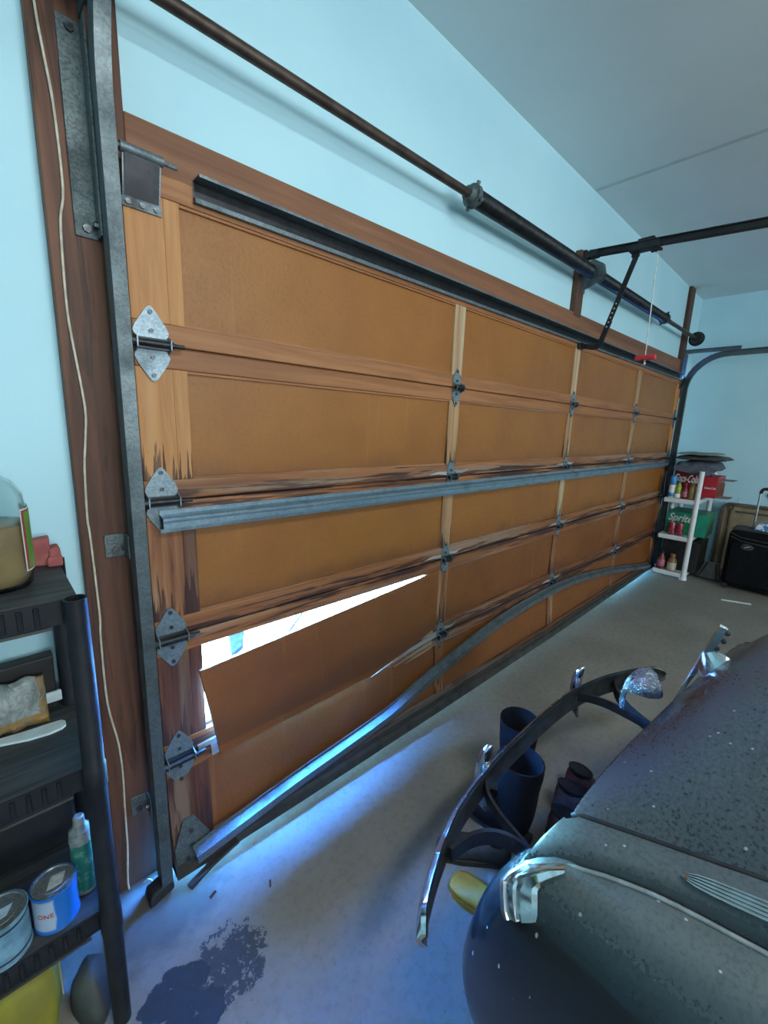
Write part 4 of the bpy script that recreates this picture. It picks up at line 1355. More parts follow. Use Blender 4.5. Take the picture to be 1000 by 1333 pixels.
# ------------------------------------------------------------------ black shelf at the left
sh = thing('plastic_shelf', (-0.62, -0.11, 0), 'black plastic shelving unit standing in the left foreground', 'shelf')
SX0, SX1, SY0, SY1 = -1.02, -0.262, -0.285, 0.05
LV = [1.062, 0.688, 0.315]
for z in LV:
    bm = new()
    box(bm, (SX0 + 0.03, SY0 + 0.028, z - 0.050), (SX1 - 0.030, SY1 - 0.01, z - 0.002))
    dk = mk('deck', bm, M['blackplastic'], sh)
    bm = new()
    box(bm, (SX0 + 0.02, SY0 + 0.030, z - 0.002), (SX1 - 0.006, SY1 - 0.005, z))
    mk('deck_surface', bm, M['shelftop'], dk)
    # ribs on the front lip
    for i in range(14):
        x = SX1 - 0.070 - i * 0.024
        bm = new(); cyl(bm, (x, SY0 + 0.028, z - 0.046), (x, SY0 + 0.028, z - 0.008), 0.0045, 8); mk('rib', bm, M['blackplastic'], dk, smooth=True)
    bm = new(); box(bm, (SX0 + 0.03, SY0 + 0.022, z - 0.056), (SX1 - 0.05, SY0 + 0.030, z - 0.050)); mk('lip_edge', bm, M['shelftop'], dk)
for x in (SX0 + 0.02, SX1 - 0.012):
    for y in (SY0 + 0.008, SY1 - 0.03):
        bm = new()
        n = 18
        def ringc(r, z): return [(x + r * math.cos(2 * PI * k / n), y + r * math.sin(2 * PI * k / n), z) for k in range(n)]
        top = LV[0] + 0.004
        loft(bm, [ringc(0.0165, top - 0.06), ringc(0.0165, top), ringc(0.0195, top), ringc(0.0195, 0.704), ringc(0.0215, 0.700), ringc(0.0215, 0.652), ringc(0.0195, 0.648), ringc(0.0195, 0.335), ringc(0.0215, 0.331), ringc(0.0215, 0.275), ringc(0.0195, 0.27), ringc(0.0185, 0.0)])
        mk('post', bm, M['blackplastic'], sh, smooth=True)

# jug on the top shelf
jug = thing('plastic_jug', (-0.395, -0.11, 1.062), 'clear plastic jug of tan liquid with green label', 'jug')
jx, jy, jz = -0.392, -0.105, 1.0625
def sqr(r, z, c=(0, 0), n=32, e=2.6):
    out = []
    for k in range(n):
        a = 2 * PI * k / n
        ca, sa = math.cos(a), math.sin(a)
        out.append((jx + c[0] + r * abs(ca) ** (2 / e) * (1 if ca > 0 else -1), jy + c[1] + r * abs(sa) ** (2 / e) * (1 if sa > 0 else -1), z))
    return out
bm = new()
loft(bm, [sqr(r, jz + z) for r, z in ((0.058, 0.0), (0.070, 0.006), (0.074, 0.03), (0.074, 0.15), (0.070, 0.185), (0.056, 0.21), (0.036, 0.224), (0.024, 0.232), (0.024, 0.252), (0.022, 0.254), (0.020, 0.254), (0.021, 0.235), (0.034, 0.222), (0.054, 0.207), (0.067, 0.184), (0.0715, 0.15), (0.0715, 0.03), (0.068, 0.010), (0.05, 0.004))])
g = G('clear_plastic'); g.set(Base_Color=g.mix(g.noise(g.obj, 20), (0.92, 0.95, 0.95), (0.85, 0.9, 0.9)), Transmission_Weight=1.0, Roughness=0.12, IOR=1.3)
mk('bottle', bm, g.m, jug, smooth='all')
bm = new()
loft(bm, [sqr(r, jz + z) for r, z in ((0.048, 0.005), (0.067, 0.012), (0.0708, 0.03), (0.0708, 0.128), (0.0705, 0.1285), (0.03, 0.1290))])
mk('liquid', bm, simple('tan_liquid', (0.36, 0.25, 0.12), (0.28, 0.19, 0.085), 0.25, 0, 14, 0), jug, 'cloudy tan liquid in the lower half', smooth='all')
bm = new(); lathe(bm, [(0.026, 0.236), (0.027, 0.238), (0.027, 0.262), (0.024, 0.264)], (jx, jy, jz), 24); mk('cap', bm, M['whiteplastic'], jug, smooth=True)
# label wrapped on the right front side
def label_patch(a0, a1, z0, z1, off, r=0.0745, e=2.6):
    bm = new()
    rings = []
    n = 10
    for z in (z0, z1):
        for o in (0,):
            ring = []
        rings.append([(jx + (r + off) * abs(math.cos(a)) ** (2 / e) * (1 if math.cos(a) > 0 else -1), jy + (r + off) * abs(math.sin(a)) ** (2 / e) * (1 if math.sin(a) > 0 else -1), z) for a in [math.radians(a0 + (a1 - a0) * k / n) for k in range(n + 1)]])
    loft(bm, rings, closed=False)
    return bm
lb = mk('label', label_patch(-42, 30, jz + 0.035, jz + 0.160, 0.0005), simple('label_paper', (0.72, 0.74, 0.70), (0.62, 0.64, 0.6), 0.5, 0, 20, 0), jug, smooth='all')
mk('label_border', label_patch(-39.5, 30, jz + 0.038, jz + 0.157, 0.0010), simple('label_red', (0.35, 0.04, 0.04), (0.28, 0.03, 0.03), 0.5, 0, 20, 0), lb, smooth='all')
mk('label_field', label_patch(-35, 30, jz + 0.041, jz + 0.154, 0.0015), simple('label_green', (0.16, 0.30, 0.035), (0.11, 0.22, 0.02), 0.5, 0, 14, 0), lb, smooth='all')

# folded red cloth
m_cloth = simple('faded_red_cloth', (0.36, 0.105, 0.095), (0.27, 0.075, 0.07), 0.85, 0, 30, 0.3)
rc = thing('folded_cloth', (-0.30, 0.0, 1.062), 'faded red folded cloth lying beside the jug', 'cloth')
def slab_path(pts, y0, y1, th):
    bm = new()
    sweep(bm, [(x, (y0 + y1) / 2, z) for x, z in pts], [(-(y1 - y0) / 2, -th), ((y1 - y0) / 2, -th), ((y1 - y0) / 2, th), (-(y1 - y0) / 2, th)], upv=(0, 0, 1))
    return bm
bm = new(); loft(bm, [[(-0.330, -0.005, 1.0625), (-0.284, -0.020, 1.0625), (-0.280, 0.03, 1.0625), (-0.332, 0.035, 1.0625)], [(-0.330, 0.002, 1.118), (-0.281, -0.010, 1.126), (-0.279, 0.028, 1.126), (-0.332, 0.032, 1.120)]])
mk('fold', bm, m_cloth, rc, bevel=0.004)
bm = new(); loft(bm, [[(-0.286, -0.028, 1.0625), (-0.262, -0.030, 1.0625), (-0.262, 0.03, 1.0625), (-0.284, 0.035, 1.0625)], [(-0.286, -0.018, 1.100), (-0.264, -0.018, 1.104), (-0.264, 0.026, 1.104), (-0.284, 0.032, 1.100)]])
mk('fold', bm, m_cloth, rc, bevel=0.005)
bm = new(); loft(bm, [[(-0.292, -0.035, 1.0625), (-0.262, -0.038, 1.0625), (-0.262, -0.02, 1.0625), (-0.290, -0.018, 1.0625)], [(-0.292, -0.030, 1.082), (-0.262, -0.034, 1.086), (-0.262, -0.020, 1.088), (-0.290, -0.018, 1.084)]])
mk('fold', bm, m_cloth, rc, bevel=0.005)

# second level: dark bin at the back, packet, white sticks
bm = new(); loft(bm, [[(-0.70, 0.012, 0.6885), (-0.302, 0.012, 0.6885), (-0.302, 0.045, 0.6885), (-0.70, 0.045, 0.6885)], [(-0.71, 0.006, 0.822), (-0.300, 0.006, 0.830), (-0.300, 0.045, 0.830), (-0.71, 0.045, 0.822)]])
mk('storage_tray', bm, simple('dark_brown_plastic', (0.030, 0.027, 0.025), (0.018, 0.016, 0.016), 0.6, 0, 12), None, 'dark upright tray at the back of the middle black shelf', 'tray', bevel=0.004)
pk = thing('plastic_packet', (-0.40, -0.01, 0.688), 'crumpled clear packet with orange-brown edges on middle shelf', 'packet')
g = G('packet_film')
n_ = g.noise(g.obj, 30, 5, 0.6, 0.8)
X, Y, Z = g.sep(g.pos)
band = g.math('MAXIMUM', g.ramp(X, -0.342, -0.336), g.ramp(g.math('ADD', g.math('SUBTRACT', Z, g.math('MULTIPLY', n_, 0.02)), 0.0), 0.712, 0.705))
g.set(Base_Color=g.mix(band, g.mix(g.ramp(n_, 0.35, 0.65), (0.32, 0.36, 0.35), (0.16, 0.19, 0.18)), g.mix(g.ramp(n_, 0.45, 0.6), (0.30, 0.17, 0.05), (0.20, 0.17, 0.12))), Roughness=0.22)
g.bump(n_, 0.8, 0.01)
bm = new()
nx, nz = 14, 8
def pkp(i, j, o):
    x = -0.470 + 0.146 * i / nx
    z = 0.692 + 0.108 * j / nz + 0.004 * math.sin(i * 1.3)
    y = -0.036 + 0.026 * j / nz
    b = math.sin(PI * i / nx) * math.sin(PI * j / nz)
    return (x, y + (-0.006 - 0.010 * b + 0.003 * math.sin(i * 2.1 + j)) * o, z)
A = [[bm.verts.new(pkp(i, j, 1)) for j in range(nz + 1)] for i in range(nx + 1)]
Bv = [[bm.verts.new(pkp(i, j, -0.3)) for j in range(nz + 1)] for i in range(nx + 1)]
for i in range(nx):
    for j in range(nz):
        bm.faces.new((A[i][j], A[i + 1][j], A[i + 1][j + 1], A[i][j + 1]))
        bm.faces.new((Bv[i][j + 1], Bv[i + 1][j + 1], Bv[i + 1][j], Bv[i][j]))
for i in range(nx):
    bm.faces.new((A[i][0], Bv[i][0], Bv[i + 1][0], A[i + 1][0])); bm.faces.new((A[i + 1][nz], Bv[i + 1][nz], Bv[i][nz], A[i][nz]))
for j in range(nz):
    bm.faces.new((A[0][j + 1], Bv[0][j + 1], Bv[0][j], A[0][j])); bm.faces.new((A[nx][j], Bv[nx][j], Bv[nx][j + 1], A[nx][j + 1]))
mk('film', bm, g.m, pk, smooth='all')
m_stick = simple('white_stick', (0.66, 0.78, 0.80), (0.58, 0.70, 0.72), 0.5, 0, 30, 0.05)
def paddle(pts, z, th=0.004):
    bm = new()
    prism(bm, pts, 'Z', z, z + th)
    return bm
mk('plastic_paddle', paddle([(-0.56, -0.045), (-0.413, -0.076), (-0.366, -0.094), (-0.330, -0.099), (-0.306, -0.096), (-0.298, -0.088), (-0.297, -0.070), (-0.303, -0.060), (-0.33, -0.058), (-0.366, -0.056), (-0.412, -0.050), (-0.56, -0.020)], 0.6885, 0.006), m_stick, None, 'white rounded plastic paddle near the middle shelf front', 'paddle', bevel=0.002)
mk('plastic_strip', mbox((-0.345, -0.0035, 0.712), (-0.293, 0.0055, 0.738)), m_stick, None, 'white plastic strip upright against the dark tray behind the packet', 'plastic strip', bevel=0.002)

# lower level: cans, spray can, dark crate
def can(x, y, z, r, h, label, mbody, mlid, extra=None):
    t = thing('paint_can', (x, y, z), label, 'paint can', 'paint cans on the lower shelf')
    bm = new(); lathe(bm, [(r * 0.9, 0.0), (r, 0.0015), (r + 0.0015, 0.004), (r, 0.007), (r, h - 0.006), (r + 0.0018, h - 0.004), (r + 0.0018, h), (r + 0.0002, h + 0.0008)], (x, y, z), 40, cap=False); b = mk('body', bm, mbody, t, smooth=True)
    bm = new(); lathe(bm, [(r - 0.0015, h - 0.002), (r - 0.001, h + 0.001), (r - 0.004, h + 0.001), (r - 0.006, h - 0.004), (r - 0.013, h - 0.004), (r - 0.015, h - 0.001), (0.001, h - 0.001)], (x, y, z), 40); mk('lid', bm, mlid, t, smooth=True)
    return t, b
m_lid = galv('can_lid', (0.30, 0.33, 0.33), (0.20, 0.23, 0.24), 0.4, 0.7)
g = G('blue_can_print')
X, Y, Z = g.sep(g.obj)
an = g.math('ARCTAN2', Y, X)
nn = g.noise(g.obj, 28, 4)
wv = g.math('ADD', an, g.math('MULTIPLY', nn, 0.5))
wh_ = g.math('MULTIPLY', g.ramp(wv, -1.40, -1.55), g.ramp(wv, -2.9, -2.7))
wh_ = g.math('MULTIPLY', wh_, g.math('MULTIPLY', g.ramp(Z, -0.040, -0.032), g.ramp(Z, 0.045, 0.034)))
g.set(Base_Color=g.mix(wh_, (0.010, 0.13, 0.48), (0.33, 0.42, 0.55)), Roughness=0.32)
c1, c1b = can(-0.361, -0.207, 0.3155, 0.040, 0.094, 'blue and white paint can on the lower black shelf', g.m, m_lid)
can_y = -0.207
for k, (txt, zz, sz_, off) in enumerate((('ONE', 0.050, 0.015, 0.0),)):
    tb = text_mesh(txt, sz_, 0.0004)
    # wrap round the can: arc length -> angle about the can axis, facing the camera side (-Y, slightly -X)
    for v in tb.verts:
        a = -PI / 2 - 0.55 + v.co.x / 0.0407
        r_ = 0.0405 + v.co.z
        v.co = Vector((-0.361 + r_ * math.cos(a), can_y + r_ * math.sin(a), 0.3155 + zz + v.co.y))
    mk('lettering', tb, simple('can_orange', (0.50, 0.13, 0.05), (0.35, 0.08, 0.03), 0.5, 0, 60, 0), c1b)
bm = new(); loft(bm, [[(-0.374, -0.222, 0.4084), (-0.348, -0.222, 0.4084), (-0.338, -0.196, 0.4084), (-0.364, -0.192, 0.4084)], [(-0.374, -0.222, 0.4094), (-0.348, -0.222, 0.4094), (-0.338, -0.196, 0.4094), (-0.364, -0.192, 0.4094)]])
mk('price_sticker', bm, simple('sticker', (0.42, 0.46, 0.44), (0.30, 0.34, 0.33), 0.6, 0, 90, 0), c1)
g = G('pale_blue_can')
n_ = g.noise(g.obj, 35, 6, 0.7)
X, Y, Z = g.sep(g.obj)
st_ = g.math('MAXIMUM', g.ramp(g.math('ABSOLUTE', g.math('SUBTRACT', Z, -0.034)), 0.0035, 0.002), g.ramp(g.math('ABSOLUTE', g.math('SUBTRACT', Z, 0.036)), 0.0035, 0.002))
col = g.mix(g.ramp(n_, 0.4, 0.62), (0.16, 0.32, 0.44), (0.09, 0.20, 0.29))
g.set(Base_Color=g.mix(st_, col, (0.012, 0.02, 0.035)), Roughness=0.5)
c2, c2b = can(-0.449, -0.215, 0.3155, 0.044, 0.098, 'dusty pale blue paint can at the left frame edge', g.m, m_lid)
bm = new(); loft(bm, [[(-0.470, -0.232, 0.4124), (-0.438, -0.230, 0.4124), (-0.428, -0.208, 0.4124), (-0.462, -0.208, 0.4124)], [(-0.470, -0.232, 0.4134), (-0.438, -0.230, 0.4134), (-0.428, -0.208, 0.4134), (-0.462, -0.208, 0.4134)]])
mk('price_sticker', bm, simple('sticker_blue', (0.36, 0.48, 0.58), (0.30, 0.42, 0.52), 0.6, 0, 50, 0), c2)
sp_ = thing('spray_can', (-0.303, -0.176, 0.315), 'green spray can with dusty cap beside the shelf post', 'spray can')
bm = new(); lathe(bm, [(0.0198, 0.0), (0.0232, 0.002), (0.0232, 0.006), (0.0220, 0.010)], (-0.303, -0.176, 0.3155), 24); mk('base_rim', bm, m_lid, sp_, smooth=True)
bm = new(); lathe(bm, [(0.0220, 0.008), (0.0224, 0.012), (0.0224, 0.135), (0.0205, 0.14)], (-0.303, -0.176, 0.3155), 24)
g = G('spray_green'); n_ = g.noise(g.obj, 50, 4); g.set(Base_Color=g.mix(g.ramp(n_, 0.5, 0.62), (0.012, 0.13, 0.105), (0.08, 0.24, 0.19)), Roughness=0.35)
mk('body', bm, g.m, sp_, smooth=True)
bm = new(); lathe(bm, [(0.0232, 0.136), (0.0234, 0.145), (0.0213, 0.165), (0.0137, 0.172), (0.0122, 0.175), (0.0106, 0.196), (0.0076, 0.199)], (-0.303, -0.176, 0.3155), 24); mk('cap', bm, simple('dusty_cap', (0.26, 0.30, 0.30), (0.14, 0.16, 0.16), 0.6, 0, 40), sp_, smooth=True)
bm = new()
box(bm, (-0.72, -0.015, 0.3155), (-0.300, 0.010, 0.50)); box(bm, (-0.72, -0.022, 0.485), (-0.298, 0.014, 0.505)); box(bm, (-0.72, -0.020, 0.44), (-0.300, -0.012, 0.455))
mk('crate', bm, simple('dark_crate', (0.022, 0.024, 0.024), (0.014, 0.015, 0.015), 0.7), None, 'dark plastic crate at the back behind the paint cans', 'crate', bevel=0.003)
# under the shelf
m_y = simple('yellow_bag', (0.30, 0.275, 0.03), (0.20, 0.18, 0.025), 0.45, 0, 8, 0.3)
yb_ = thing('yellow_bag', (-0.43, -0.17, 0), 'yellow plastic bag standing on floor under the black shelf', 'bag')
bm = new()
rings = []
for z, sx, sy, ox in ((0.0, 0.060, 0.060, 0), (0.05, 0.072, 0.066, 0), (0.13, 0.074, 0.062, 0.004), (0.20, 0.068, 0.050, 0.006), (0.238, 0.058, 0.030, 0.008), (0.245, 0.055, 0.010, 0.008)):
    rings.append([(-0.446 + ox + sx * abs(math.cos(a)) ** 0.7 * (1 if math.cos(a) > 0 else -1) + 0.004 * math.sin(5 * a), -0.165 + sy * abs(math.sin(a)) ** 0.7 * (1 if math.sin(a) > 0 else -1), z) for a in [2 * PI * k / 28 for k in range(28)]])
loft(bm, rings)
mk('pouch', bm, m_y, yb_, smooth='all')
bm = new(); box(bm, (-0.3725, -0.18, 0.06), (-0.3695, -0.15, 0.235)); mk('edge_highlight', bm, simple('pale_highlight', (0.35, 0.36, 0.22), (0.25, 0.26, 0.16), 0.5), yb_)  # pale sliver painting in the bright highlight along the bag's right edge
bm = new()
rings = []
for z, k in ((0.0, 1.0), (0.04, 0.98), (0.075, 0.85), (0.10, 0.55), (0.112, 0.15)):
    rings.append([(-0.318 + (0.042 + 0.005 * math.sin(3 * a)) * k * math.cos(a), -0.195 + (0.060 + 0.008 * math.sin(4 * a + 1)) * k * math.sin(a), z + 0.008 * math.sin(2 * a) * k * (1 if z > 0.01 else 0)) for a in [2 * PI * q / 24 for q in range(24)]])
loft(bm, rings)
mk('tarp_bundle', bm, simple('grey_tarp', (0.085, 0.092, 0.085), (0.05, 0.055, 0.05), 0.7, 0, 10, 0.4), None, 'grey tarp bundle on floor at the foot of the shelf post', 'tarp', smooth='all')

# ------------------------------------------------------------------ white shelf at the far end
ws = thing('white_shelf', (4.95, -0.2, 0), 'white plastic shelf of drink cartons at the far end', 'shelf')
for z in (0.058, 0.432, 0.806):
    bm = new(); box(bm, (4.620, -0.352, z - 0.045), (5.30, -0.070, z)); mk('deck', bm, M['whiteplastic'], ws, bevel=0.008)
for x, y in ((4.635, -0.345), (5.28, -0.345), (5.28, -0.09), (4.97, -0.074)):
    bm = new(); lathe(bm, [(0.032, 0.0), (0.032, 0.02), (0.023, 0.05), (0.022, 1.085 if x < 4.7 else 1.05), (0.018, 1.09 if x < 4.7 else 1.055)], (x, y, 0), 16); mk('post', bm, M['whiteplastic'], ws, smooth=True)

def face_text(txt, size, x, y, z, mat, parent, shear=0.0, sx=1.0, tilt=0.0):
    tb = text_mesh(txt, size, 0.0006, shear, sx, size * 0.022)
    c, s = math.cos(tilt), math.sin(tilt)
    place_text(tb, basis((x, y, z), (0, -c, s), (0, s, c), (-1, 0, 0)))
    return mk('lettering', tb, mat, parent)
m_white = simple('print_white', (0.75, 0.78, 0.78), (0.68, 0.7, 0.7), 0.5, 0, 30, 0)
m_cred = simple('carton_red', (0.42, 0.018, 0.030), (0.33, 0.012, 0.024), 0.4, 0, 8, 0)
m_cred2 = simple('carton_dark_red', (0.22, 0.012, 0.028), (0.16, 0.01, 0.02), 0.4, 0, 8, 0)
m_green = simple('carton_green', (0.012, 0.24, 0.11), (0.008, 0.16, 0.08), 0.4, 0, 22, 0)
m_teal2 = simple('carton_teal', (0.015, 0.30, 0.20), (0.01, 0.22, 0.15), 0.4, 0, 8, 0)
ck_ = thing('cola_carton', (4.95, -0.27, 0.806), 'red cola can carton with white script on the upper shelf', 'carton')
mk('box', mbox((4.735, -0.345, 0.8065), (5.12, -0.10, 1.075)), m_cred2, ck_, bevel=0.003)
face_text('Coca-Cola', 0.105, 4.7335, -0.205, 1.000, m_white, ck_, 0.35, 0.44, -0.02)
mk('end_panel', mbox((4.74, -0.462, 0.835), (5.12, -0.3455, 1.040)), m_cred, ck_, bevel=0.003)
face_text('Coca-Cola', 0.028, 4.7385, -0.408, 0.93, m_white, ck_, 0.35, 0.75)
mk('flap', mbox((4.76, -0.575, 1.008), (5.0, -0.462, 1.011)), simple('carton_board', (0.32, 0.30, 0.27), (0.25, 0.23, 0.2), 0.8), ck_)
mk('flap', mbox((4.76, -0.565, 0.838), (5.0, -0.462, 0.841)), simple('carton_board2', (0.32, 0.30, 0.27), (0.25, 0.23, 0.2), 0.8), ck_)
mk('flap', mbox((4.77, -0.515, 0.86), (4.775, -0.463, 0.99)), simple('carton_inside', (0.20, 0.09, 0.07), (0.15, 0.07, 0.05), 0.8), ck_)
sk = thing('soda_carton', (4.95, -0.25, 0.432), 'green soda can carton with white lettering on the middle shelf', 'carton')
mk('box', mbox((4.745, -0.438, 0.4325), (5.12, -0.095, 0.66)), m_green, sk, bevel=0.003)
mk('end_panel', mbox((4.744, -0.4385, 0.44), (4.7455, -0.36, 0.655)), m_teal2, sk)
mk('top_band', mbox((4.744, -0.36, 0.56), (4.7455, -0.10, 0.655)), m_teal2, sk)
face_text('Sprite', 0.105, 4.7425, -0.212, 0.598, m_white, sk, 0.30, 0.82, -0.03)
bm = new(); box(bm, (4.735, -0.415, 0.440), (5.15, -0.10, 0.437)) if False else box(bm, (4.74, -0.415, 0.0585), (5.15, -0.10, 0.37))
dkb = mk('dark_carton', bm, simple('black_carton', (0.020, 0.018, 0.020), (0.010, 0.010, 0.012), 0.4, 0, 10), None, 'black glossy carton on the lowest white shelf', 'carton', bevel=0.004)

def bottle(name, x, y, z, prof, mat, label, cat, capmat=None, cap=None, lab=None, grp='drinks on the white shelf'):
    t = thing(name, (x, y, z), label, cat, grp)
    bm = new(); lathe(bm, prof, (x, y, z), 18); b = mk('body', bm, mat, t, smooth=True)
    if cap:
        bm = new(); lathe(bm, cap, (x, y, z), 14); mk('cap', bm, capmat, t, smooth=True)
    if lab:
        z0, z1, r, m = lab
        bm = new(); lathe(bm, [(r, z0), (r + 0.0006, z0 + 0.001), (r + 0.0006, z1 - 0.001), (r, z1)], (x, y, z), 18, cap=False); mk('wrap_label', bm, m, t, smooth=True)
    return t
CAN = [(0.024, 0.0), (0.030, 0.006), (0.032, 0.014), (0.032, 0.112), (0.028, 0.122), (0.027, 0.126), (0.024, 0.124)]
def TALL(h, r=0.032): return [(r * 0.85, 0.0), (r, 0.006), (r, h * 0.62), (r * 0.8, h * 0.75), (r * 0.42, h * 0.88), (r * 0.4, h * 0.96), (r * 0.35, h)]
m_blue = simple('blue_plastic', (0.05, 0.30, 0.62), (0.03, 0.2, 0.5), 0.35, 0, 20)
bottle('water_bottle', 4.67, -0.118, 0.8065, TALL(0.215, 0.030), m_white, 'blue and white bottle at the left of the cola carton', 'bottle', m_blue, [(0.028, 0.12), (0.031, 0.13), (0.031, 0.205), (0.02, 0.222)], (0.01, 0.05, 0.0305, m_blue))
m_lime = simple('lime_plastic', (0.28, 0.36, 0.03), (0.20, 0.28, 0.02), 0.35, 0, 20)
bottle('drink_bottle', 4.67, -0.170, 0.8065, TALL(0.165, 0.029), m_lime, 'yellow-green drink bottle with green cap on upper white shelf', 'bottle', m_green, [(0.012, 0.15), (0.014, 0.152), (0.014, 0.172), (0.01, 0.174)], (0.005, 0.045, 0.0295, m_white))
m_pink = simple('pink_label', (0.42, 0.16, 0.20), (0.34, 0.1, 0.14), 0.5, 0, 40)
bottle('drink_bottle', 4.67, -0.228, 0.8065, TALL(0.150, 0.028), m_cred2, 'dark red bottle with pink label on upper white shelf', 'bottle', m_cred, [(0.012, 0.135), (0.014, 0.137), (0.014, 0.155), (0.01, 0.157)], (0.02, 0.075, 0.0285, m_pink))
m_gold = simple('gold_can', (0.36, 0.27, 0.13), (0.27, 0.2, 0.09), 0.35, 0.4, 12)
bottle('drink_bottle', 4.67, -0.288, 0.8065, [(0.028, 0), (0.034, 0.006), (0.034, 0.10), (0.028, 0.125), (0.016, 0.145), (0.014, 0.15)], m_gold, 'gold-tan bottle beside the white shelf post', 'bottle', m_lime, [(0.015, 0.145), (0.017, 0.147), (0.017, 0.160), (0.012, 0.162)])
m_canred = G('soda_can_red'); n_ = m_canred.noise(m_canred.obj, 45, 3); m_canred.set(Base_Color=m_canred.mix(m_canred.ramp(n_, 0.55, 0.6), (0.30, 0.03, 0.06), (0.55, 0.40, 0.45)), Roughness=0.3, Metallic=0.3); m_canred = m_canred.m
for y, lab in ((-0.172, 'red soda can in front of the green carton, left one'), (-0.240, 'red soda can in front of the green carton, right one')):
    bottle('soda_can', 4.67, y, 0.4325, CAN, m_canred, lab, 'soda can', m_lid, [(0.024, 0.1245), (0.026, 0.1265), (0.003, 0.1262)], None, 'red soda cans')
bottle('sauce_bottle', 4.67, -0.130, 0.0585, [(0.030, 0), (0.038, 0.008), (0.038, 0.09), (0.030, 0.12), (0.014, 0.15), (0.013, 0.165)], simple('red_brown_sauce', (0.20, 0.04, 0.02), (0.12, 0.025, 0.015), 0.3), 'red-brown sauce bottle with pale label on lowest white shelf', 'bottle', M['iron'], [(0.014, 0.16), (0.016, 0.162), (0.016, 0.185), (0.012, 0.187)], (0.03, 0.10, 0.0385, m_pink), 'bottles on the lowest white shelf')
bottle('sauce_bottle', 4.67, -0.225, 0.0585, [(0.034, 0), (0.042, 0.008), (0.042, 0.10), (0.034, 0.125), (0.018, 0.14), (0.016, 0.15)], simple('tan_brown_jar', (0.26, 0.14, 0.05), (0.18, 0.09, 0.03), 0.35), 'brown jar with cream label on lowest white shelf', 'jar', simple('tan_cap', (0.30, 0.18, 0.08), None, 0.5), [(0.020, 0.145), (0.026, 0.147), (0.026, 0.175), (0.02, 0.177)], (0.01, 0.09, 0.0425, simple('cream_label', (0.55, 0.55, 0.45), (0.4, 0.38, 0.3), 0.6, 0, 50)), 'bottles on the lowest white shelf')

# folded fabric pile on top
def wavy(x0, x1, y0, y1, z0, th, amp, seed, nx=8, ny=14):
    rnd = random.Random(seed)
    ph = [rnd.random() * 6 for _ in range(4)]
    bm = new()
    def P(i, j, top):
        x = x0 + (x1 - x0) * i / nx; y = y0 + (y1 - y0) * j / ny
        q = amp * (math.sin(i * 0.9 + ph[0]) + math.sin(j * 0.7 + ph[1])) * 0.5
        e = min(1, min(j, ny - j) / 2 + 0.35) * min(1, min(i, nx - i) / 2 + 0.5)
        return (x + 0.006 * math.sin(j * 1.3 + ph[2]), y + 0.010 * math.sin(i + ph[3]), z0 + (th * e + q + amp if top else (0.5 * th * (1 - e))))
    A = [[bm.verts.new(P(i, j, True)) for j in range(ny + 1)] for i in range(nx + 1)]
    B_ = [[bm.verts.new(P(i, j, False)) for j in range(ny + 1)] for i in range(nx + 1)]
    for i in range(nx):
        for j in range(ny):
            bm.faces.new((A[i][j], A[i + 1][j], A[i + 1][j + 1], A[i][j + 1])); bm.faces.new((B_[i][j + 1], B_[i + 1][j + 1], B_[i + 1][j], B_[i][j]))
    for i in range(nx):
        bm.faces.new((A[i][0], B_[i][0], B_[i + 1][0], A[i + 1][0])); bm.faces.new((A[i + 1][ny], B_[i + 1][ny], B_[i][ny], A[i][ny]))
    for j in range(ny):
        bm.faces.new((A[0][j + 1], B_[0][j + 1], B_[0][j], A[0][j])); bm.faces.new((A[nx][j], B_[nx][j], B_[nx][j + 1], A[nx][j + 1]))
    return bm
m_fab1 = simple('slate_fabric', (0.105, 0.125, 0.165), (0.070, 0.085, 0.115), 0.85, 0, 12, 0.3)
m_fab2 = simple('dark_green_fabric', (0.06, 0.075, 0.075), (0.035, 0.045, 0.045), 0.85, 0, 12, 0.3)
m_fab3 = simple('grey_green_board', (0.22, 0.27, 0.26), (0.15, 0.19, 0.18), 0.8, 0, 12, 0.2)
mk('folded_fabric', wavy(4.685, 5.20, -0.43, -0.08, 1.077, 0.085, 0.010, 3), m_fab1, None, 'slate blue folded fabric directly on top of the white shelf', 'fabric', 'fabric pile on the white shelf', smooth='all')
bm = new(); loft(bm, [[(4.674, -0.40, 1.055), (4.674, -0.34, 1.045), (4.674, -0.20, 1.068), (4.674, -0.10, 1.085), (4.674, -0.10, 1.10), (4.674, -0.42, 1.10)], [(4.666, -0.40, 1.055), (4.666, -0.34, 1.045), (4.666, -0.20, 1.068), (4.666, -0.10, 1.085), (4.674, -0.10, 1.13), (4.674, -0.43, 1.13)]])
mk('draped_cloth', bm, m_fab1, None, 'slate blue cloth edge draping over the white shelf front', 'fabric', 'fabric pile on the white shelf', bevel=0.002)
mk('folded_fabric', wavy(4.68, 5.20, -0.50, -0.09, 1.188, 0.035, 0.006, 5), m_fab2, None, 'dark green folded fabric in the middle of the pile', 'fabric', 'fabric pile on the white shelf', smooth='all')
mk('folded_fabric', wavy(4.70, 5.15, -0.42, -0.09, 1.238, 0.016, 0.004, 8), m_fab3, None, 'thin grey-green sheet topmost on the fabric pile', 'fabric', 'fabric pile on the white shelf', smooth='all')

